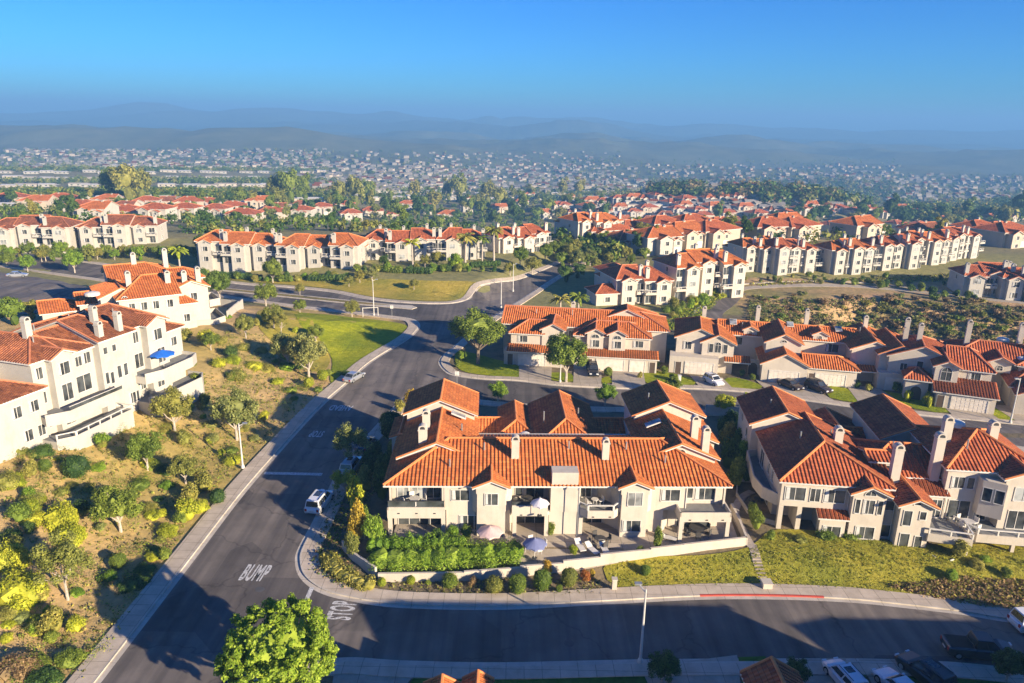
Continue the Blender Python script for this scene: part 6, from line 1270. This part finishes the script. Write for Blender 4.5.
# garden stair between the two condominiums
t = thing('garden_stair', 'narrow concrete garden stair climbing between the two condominiums', 'stair', (*G(766, 588), 0)); ox, oy = t.location.x, t.location.y
pa = [G(766, 587), G(757, 566, .4), G(752, 548, .8)]; n = 14
for i in range(n):
    f = i/(n-1)*(len(pa)-1); j = min(int(f), len(pa)-2); u = f-j; x = pa[j][0]+(pa[j+1][0]-pa[j][0])*u; y = pa[j][1]+(pa[j+1][1]-pa[j][1])*u; m = M(); z = terrain(x, y)+.12; m.box(x-ox-.45, y-oy-.22, z-.4, x-ox+.45, y-oy+.22, z, DRIVE); m.build('step', t)
strip('garden_path', smooth_line(gl((752, 548), (742, 530), (735, 512), (742, 498), (752, 492)), 5), .45, -.45, .13, PAVE, .1, kind='structure')

# ============================================================ patio things
def parasol(x, y, z, h, r, mat, label, rz=0):
    t = thing('parasol', label, 'parasol', (x, y, z), rz, 'garden parasols'); m = M(); m.bar((0, 0, 0), (0, 0, h+.1), .03, POLE, 6); m.build('pole', t); m = M(); n = 8
    for i in range(n):
        a, b = 2*math.pi*i/n, 2*math.pi*(i+1)/n; A1, B1 = (r*math.cos(a), r*math.sin(a), h-.62), (r*math.cos(b), r*math.sin(b), h-.62); md = ((A1[0]+B1[0])/2*.96, (A1[1]+B1[1])/2*.96, h-.55)
        m.face([(0, 0, h), A1, md], mat); m.face([(0, 0, h), md, B1], mat); m.face([A1, (A1[0], A1[1], h-.78), (md[0], md[1], h-.70), md], mat); m.face([md, (md[0], md[1], h-.70), (B1[0], B1[1], h-.78), B1], mat)
    m.build('canopy', t); m = M(); m.lathe([(.26, 0), (.26, .08), (.05, .12)], DARKM, 10); m.build('base', t)
PINK = plain('pink_canvas', (.62, .44, .40), .8); BLUEC = plain('blue_grey_canvas', (.17, .19, .33), .8); BLUE = plain('bright_blue_canvas', (.015, .13, .55), .7); WHC = plain('white_canvas', (.62, .58, .60), .8)
def at(px, py, z): return G(px, py, z)
x, y = at(490, 528, 3.3); parasol(x, y, 1.1, 2.4, 1.4, PINK, 'faded pink parasol over the hedge of the middle condominium'); x, y = at(535, 540, 3.2); parasol(x, y, 1.1, 2.3, 1.25, BLUEC, 'blue-grey parasol on the patio below the centre balcony'); x, y = at(540, 500, 5.9); parasol(x, y, 4.06, 2.1, 1.0, WHC, 'white parasol on the centre balcony')
gx = Gb.root.matrix_world if False else None
rz_ = R(73); gw = lambda lx, ly: (-56.4+lx*math.cos(rz_)-ly*math.sin(rz_), 81.0+lx*math.sin(rz_)+ly*math.cos(rz_)); x, y = gw(20.0, -1.0); parasol(x, y, Gb.root.location.z+3.1, 2.6, 1.7, BLUE, 'bright blue parasol on the right deck of the white condominium')
def table(x, y, z, label, mat=FURN, r=.6, group='patio tables'):
    t = thing('patio_table', label, 'table', (x, y, z), random.random(), group); m = M(); m.lathe([(.001, .74), (r, .74), (r, .70), (.001, .70)], mat, 14); m.build('table_top', t)
    for k in range(4): a = k*math.pi/2; m = M(); m.bar((r*.5*math.cos(a), r*.5*math.sin(a), .7), (r*.7*math.cos(a), r*.7*math.sin(a), 0), .025, mat, 5); m.build('leg', t)
def chair_(x, y, z, rz, label, mat, grp): 
    key = ('chair', mat.name)
    if key not in WC:
        s, b_ = M(), M(); s.box(-.27, -.27, .38, .27, .27, .46, mat); b_.box(-.27, .22, .46, .27, .29, .95, mat); l = M(); l.bar((0, 0, 0), (0, 0, .38), .03, mat, 5); WC[key] = (s.mesh('seat'), b_.mesh('backrest'), l.mesh('leg'))
    t = thing('patio_chair', label, 'chair', (x, y, z), rz, grp); put('seat', WC[key][0], t); put('backrest', WC[key][1], t)
    for sx in (-.22, .22):
        for sy in (-.22, .22): put('leg', WC[key][2], t, (sx, sy, 0))
def dining(x, y, z, place, mat, lab, n=4, r=.6):
    table(x, y, z, '%s round table %s' % (lab, place), mat, r)
    for k in range(n): a = 2*math.pi*k/n+.4; chair_(x+(r+.35)*math.cos(a), y+(r+.35)*math.sin(a), z, a-math.pi/2, '%s chair round the table %s' % (lab, place), mat, 'chairs '+place)
A0 = lambda lx, ly: (-12.9+lx*math.cos(R(1.9))-ly*math.sin(R(1.9)), 70.3+lx*math.sin(R(1.9))+ly*math.cos(R(1.9))); B0 = lambda lx, ly: (29.6+lx*math.cos(R(-6.5))-ly*math.sin(R(-6.5)), 72.6+lx*math.sin(R(-6.5))+ly*math.cos(R(-6.5)))
dining(*A0(2.8, .7), 4.06, 'in the left loggia', FURNL, 'pale'); dining(*at(535, 549, 1.1), 1.12, 'under the blue-grey parasol', FURNL, 'white'); dining(*A0(33.4, -.2), 1.12, 'under the right balcony', FURN, 'dark', 6, .9); dining(*A0(22.2, .6), 4.06, 'on the railed balcony', FURNL, 'pale', 2, .4)
dining(*A0(22.5, -2.4), 1.12, 'on the open patio left of the bay', FURN, 'dark'); dining(*A0(15, 1.0), 4.06, 'on the centre balcony', FURN, 'dark', 2, .5); dining(*B0(16.3, -2.6), .12, 'on the terracotta terrace', FURNL, 'white', 4); dining(*B0(20.0, .6), 2.62, 'on the right deck', FURNL, 'pale', 4); dining(*B0(-.9, 6), .72, 'on the curved lower terrace', FURN, 'dark', 2, .4)
def lounger(x, y, z, rz, label):
    t = thing('sun_lounger', label, 'sun lounger', (x, y, z), rz, 'loungers on the patio'); m = M(); m.box(-.33, -.9, .28, .33, .4, .36, FURNL); m.build('seat', t); m = M(); m.face([(-.33, .4, .36), (.33, .4, .36), (.33, .95, .75), (-.33, .95, .75)], FURNL); m.face([(.33, .4, .30), (-.33, .4, .30), (-.33, .97, .70), (.33, .97, .70)], FURNL); m.build('backrest', t)
    for sx in (-.3, .3):
        for sy in (-.8, .35): m = M(); m.bar((sx, sy, 0), (sx, sy, .28), .03, FURN, 5); m.build('leg', t)
for i, (px, py, a) in enumerate([(580, 549, .3), (592, 552, .5), (604, 551, .2), (668, 540, 1.2)]): x, y = at(px, py, 1.1); lounger(x, y, 1.12, a, ['pale lounger nearest the thin post on the open patio', 'second pale lounger on the open patio', 'pale lounger beside the dark table on the open patio', 'pale lounger below the right bay window'][i])
# tall thin lamp post in the patio and timber gate post
t = thing('patio_lamp', 'thin dark lamp post at the balcony between the centre units', 'lamp post', (*A0(20.1, -1.6), 1.0)); m = M(); m.bar((0, 0, 0), (0, 0, 6.0), .05, GREYM, 6); m.build('post', t); m = M(); m.lathe([(.001, 5.95), (.12, 6.0), (.12, 6.2), (.001, 6.28)], GREYM, 8); m.build('lamp_head', t)
# ============================================================ houses below the frame whose roofs touch its lower edge
Sa = Bld('townhouse', 'townhouse whose orange roof tip shows at the bottom edge between two driveways', 'building', (18, 24, 0), 0, CREAM, TILE_R, CAP_O, True)
Sa.block(0, 6, 30.5, 13.2, 0, 10.8, .36, 'x', ('gable', 'gable'), .3); Sa.block(2, -6, 28, 6, 0, 7, .36, 'x', ('hip', 'hip')); Sa.block(.1, 13.2, 3.9, 22.3, 0, 4.0, .62, 'y', ('gable', 'gable'), .3); Sa.chimney(28, 8, 9, 11.9)  # tall first block is unseen, raised so its shadow covers the lower road
Sb = Bld('townhouse', 'townhouse with a red roof corner at the bottom right edge', 'building', (57.6, 22, 0), 0, CREAM, TILE_R, CAP_O, True); Sb.block(0, 6, 16, 14.5, 0, 10.4, .36, 'x', ('gable', 'gable')); Sb.block(-11.3, 17, -5.6, 24.6, 0, 3.0, .5, 'x', ('hip', 'hip')); Sb.block(-10, 10, .5, 18, 0, 2.6, .3, 'x', ('hip', 'gable'))  # tall first block is unseen, placed to leave a sun streak beside its shadow
Sc = Bld('townhouse', 'townhouse with two small orange porch roofs at the bottom edge beside the shaded lawn', 'building', (-9.5, 28, 0), 0, CREAM, TILE_O, CAP_O, True)
Sc.block(0, 0, 12, 11, 0, 5.0, .3, 'x', ('hip', 'hip')); Sc.block(3.6, 10, 5.9, 17.5, 0, 3.1, .55, 'y', ('gable', 'gable'), .3); Sc.block(6.5, 10, 8.3, 18.0, 0, 3.2, .6, 'y', ('gable', 'gable'), .3)
# ============================================================ labels: say which one
def ordn(i): return ['first', 'second', 'third', 'fourth', 'fifth', 'sixth', 'seventh', 'eighth', 'ninth', 'tenth'][i] if i < 10 else '%dth' % (i+1) if (i+1) % 10 not in (1, 2, 3) or 10 < (i+1) % 100 < 14 else '%d%s' % (i+1, {1: 'st', 2: 'nd', 3: 'rd'}[(i+1) % 10])
grp = {}
for o, d, pl, cat in NAMED: grp.setdefault((d, pl), []).append((PJ(o.location.x, o.location.y, o.location.z)[0], o, cat))
for (d, pl), L_ in grp.items():
    L_.sort(key=lambda q: q[0])
    for i, (_, o, cat) in enumerate(L_):
        o['category'] = cat; n = len(L_)
        if n == 1: o['label'] = '%s %s' % (d, pl)
        elif n == 2: o['label'] = '%s %s, %s one' % (d, pl, ('left', 'right')[i])
        else: o['label'] = '%s %s, %s from left' % (d, pl, ordn(i) if i else 'first')
        o['group'] = ('plants ' if cat in ('tree', 'shrub', 'palm') else 'houses ')+pl
for o in list(bpy.data.objects):
    if o.type == 'FONT':
        me = bpy.data.meshes.new_from_object(o.evaluated_get(bpy.context.evaluated_depsgraph_get())); n = o.name
        p = bpy.data.objects.new('lettering', me); col.objects.link(p); p.matrix_world = Matrix.LocRotScale(o.location, o.rotation_euler, o.scale)
        for k in ('label', 'category', 'group'): p[k] = o[k]
        bpy.data.objects.remove(o); p.name = 'road_lettering'
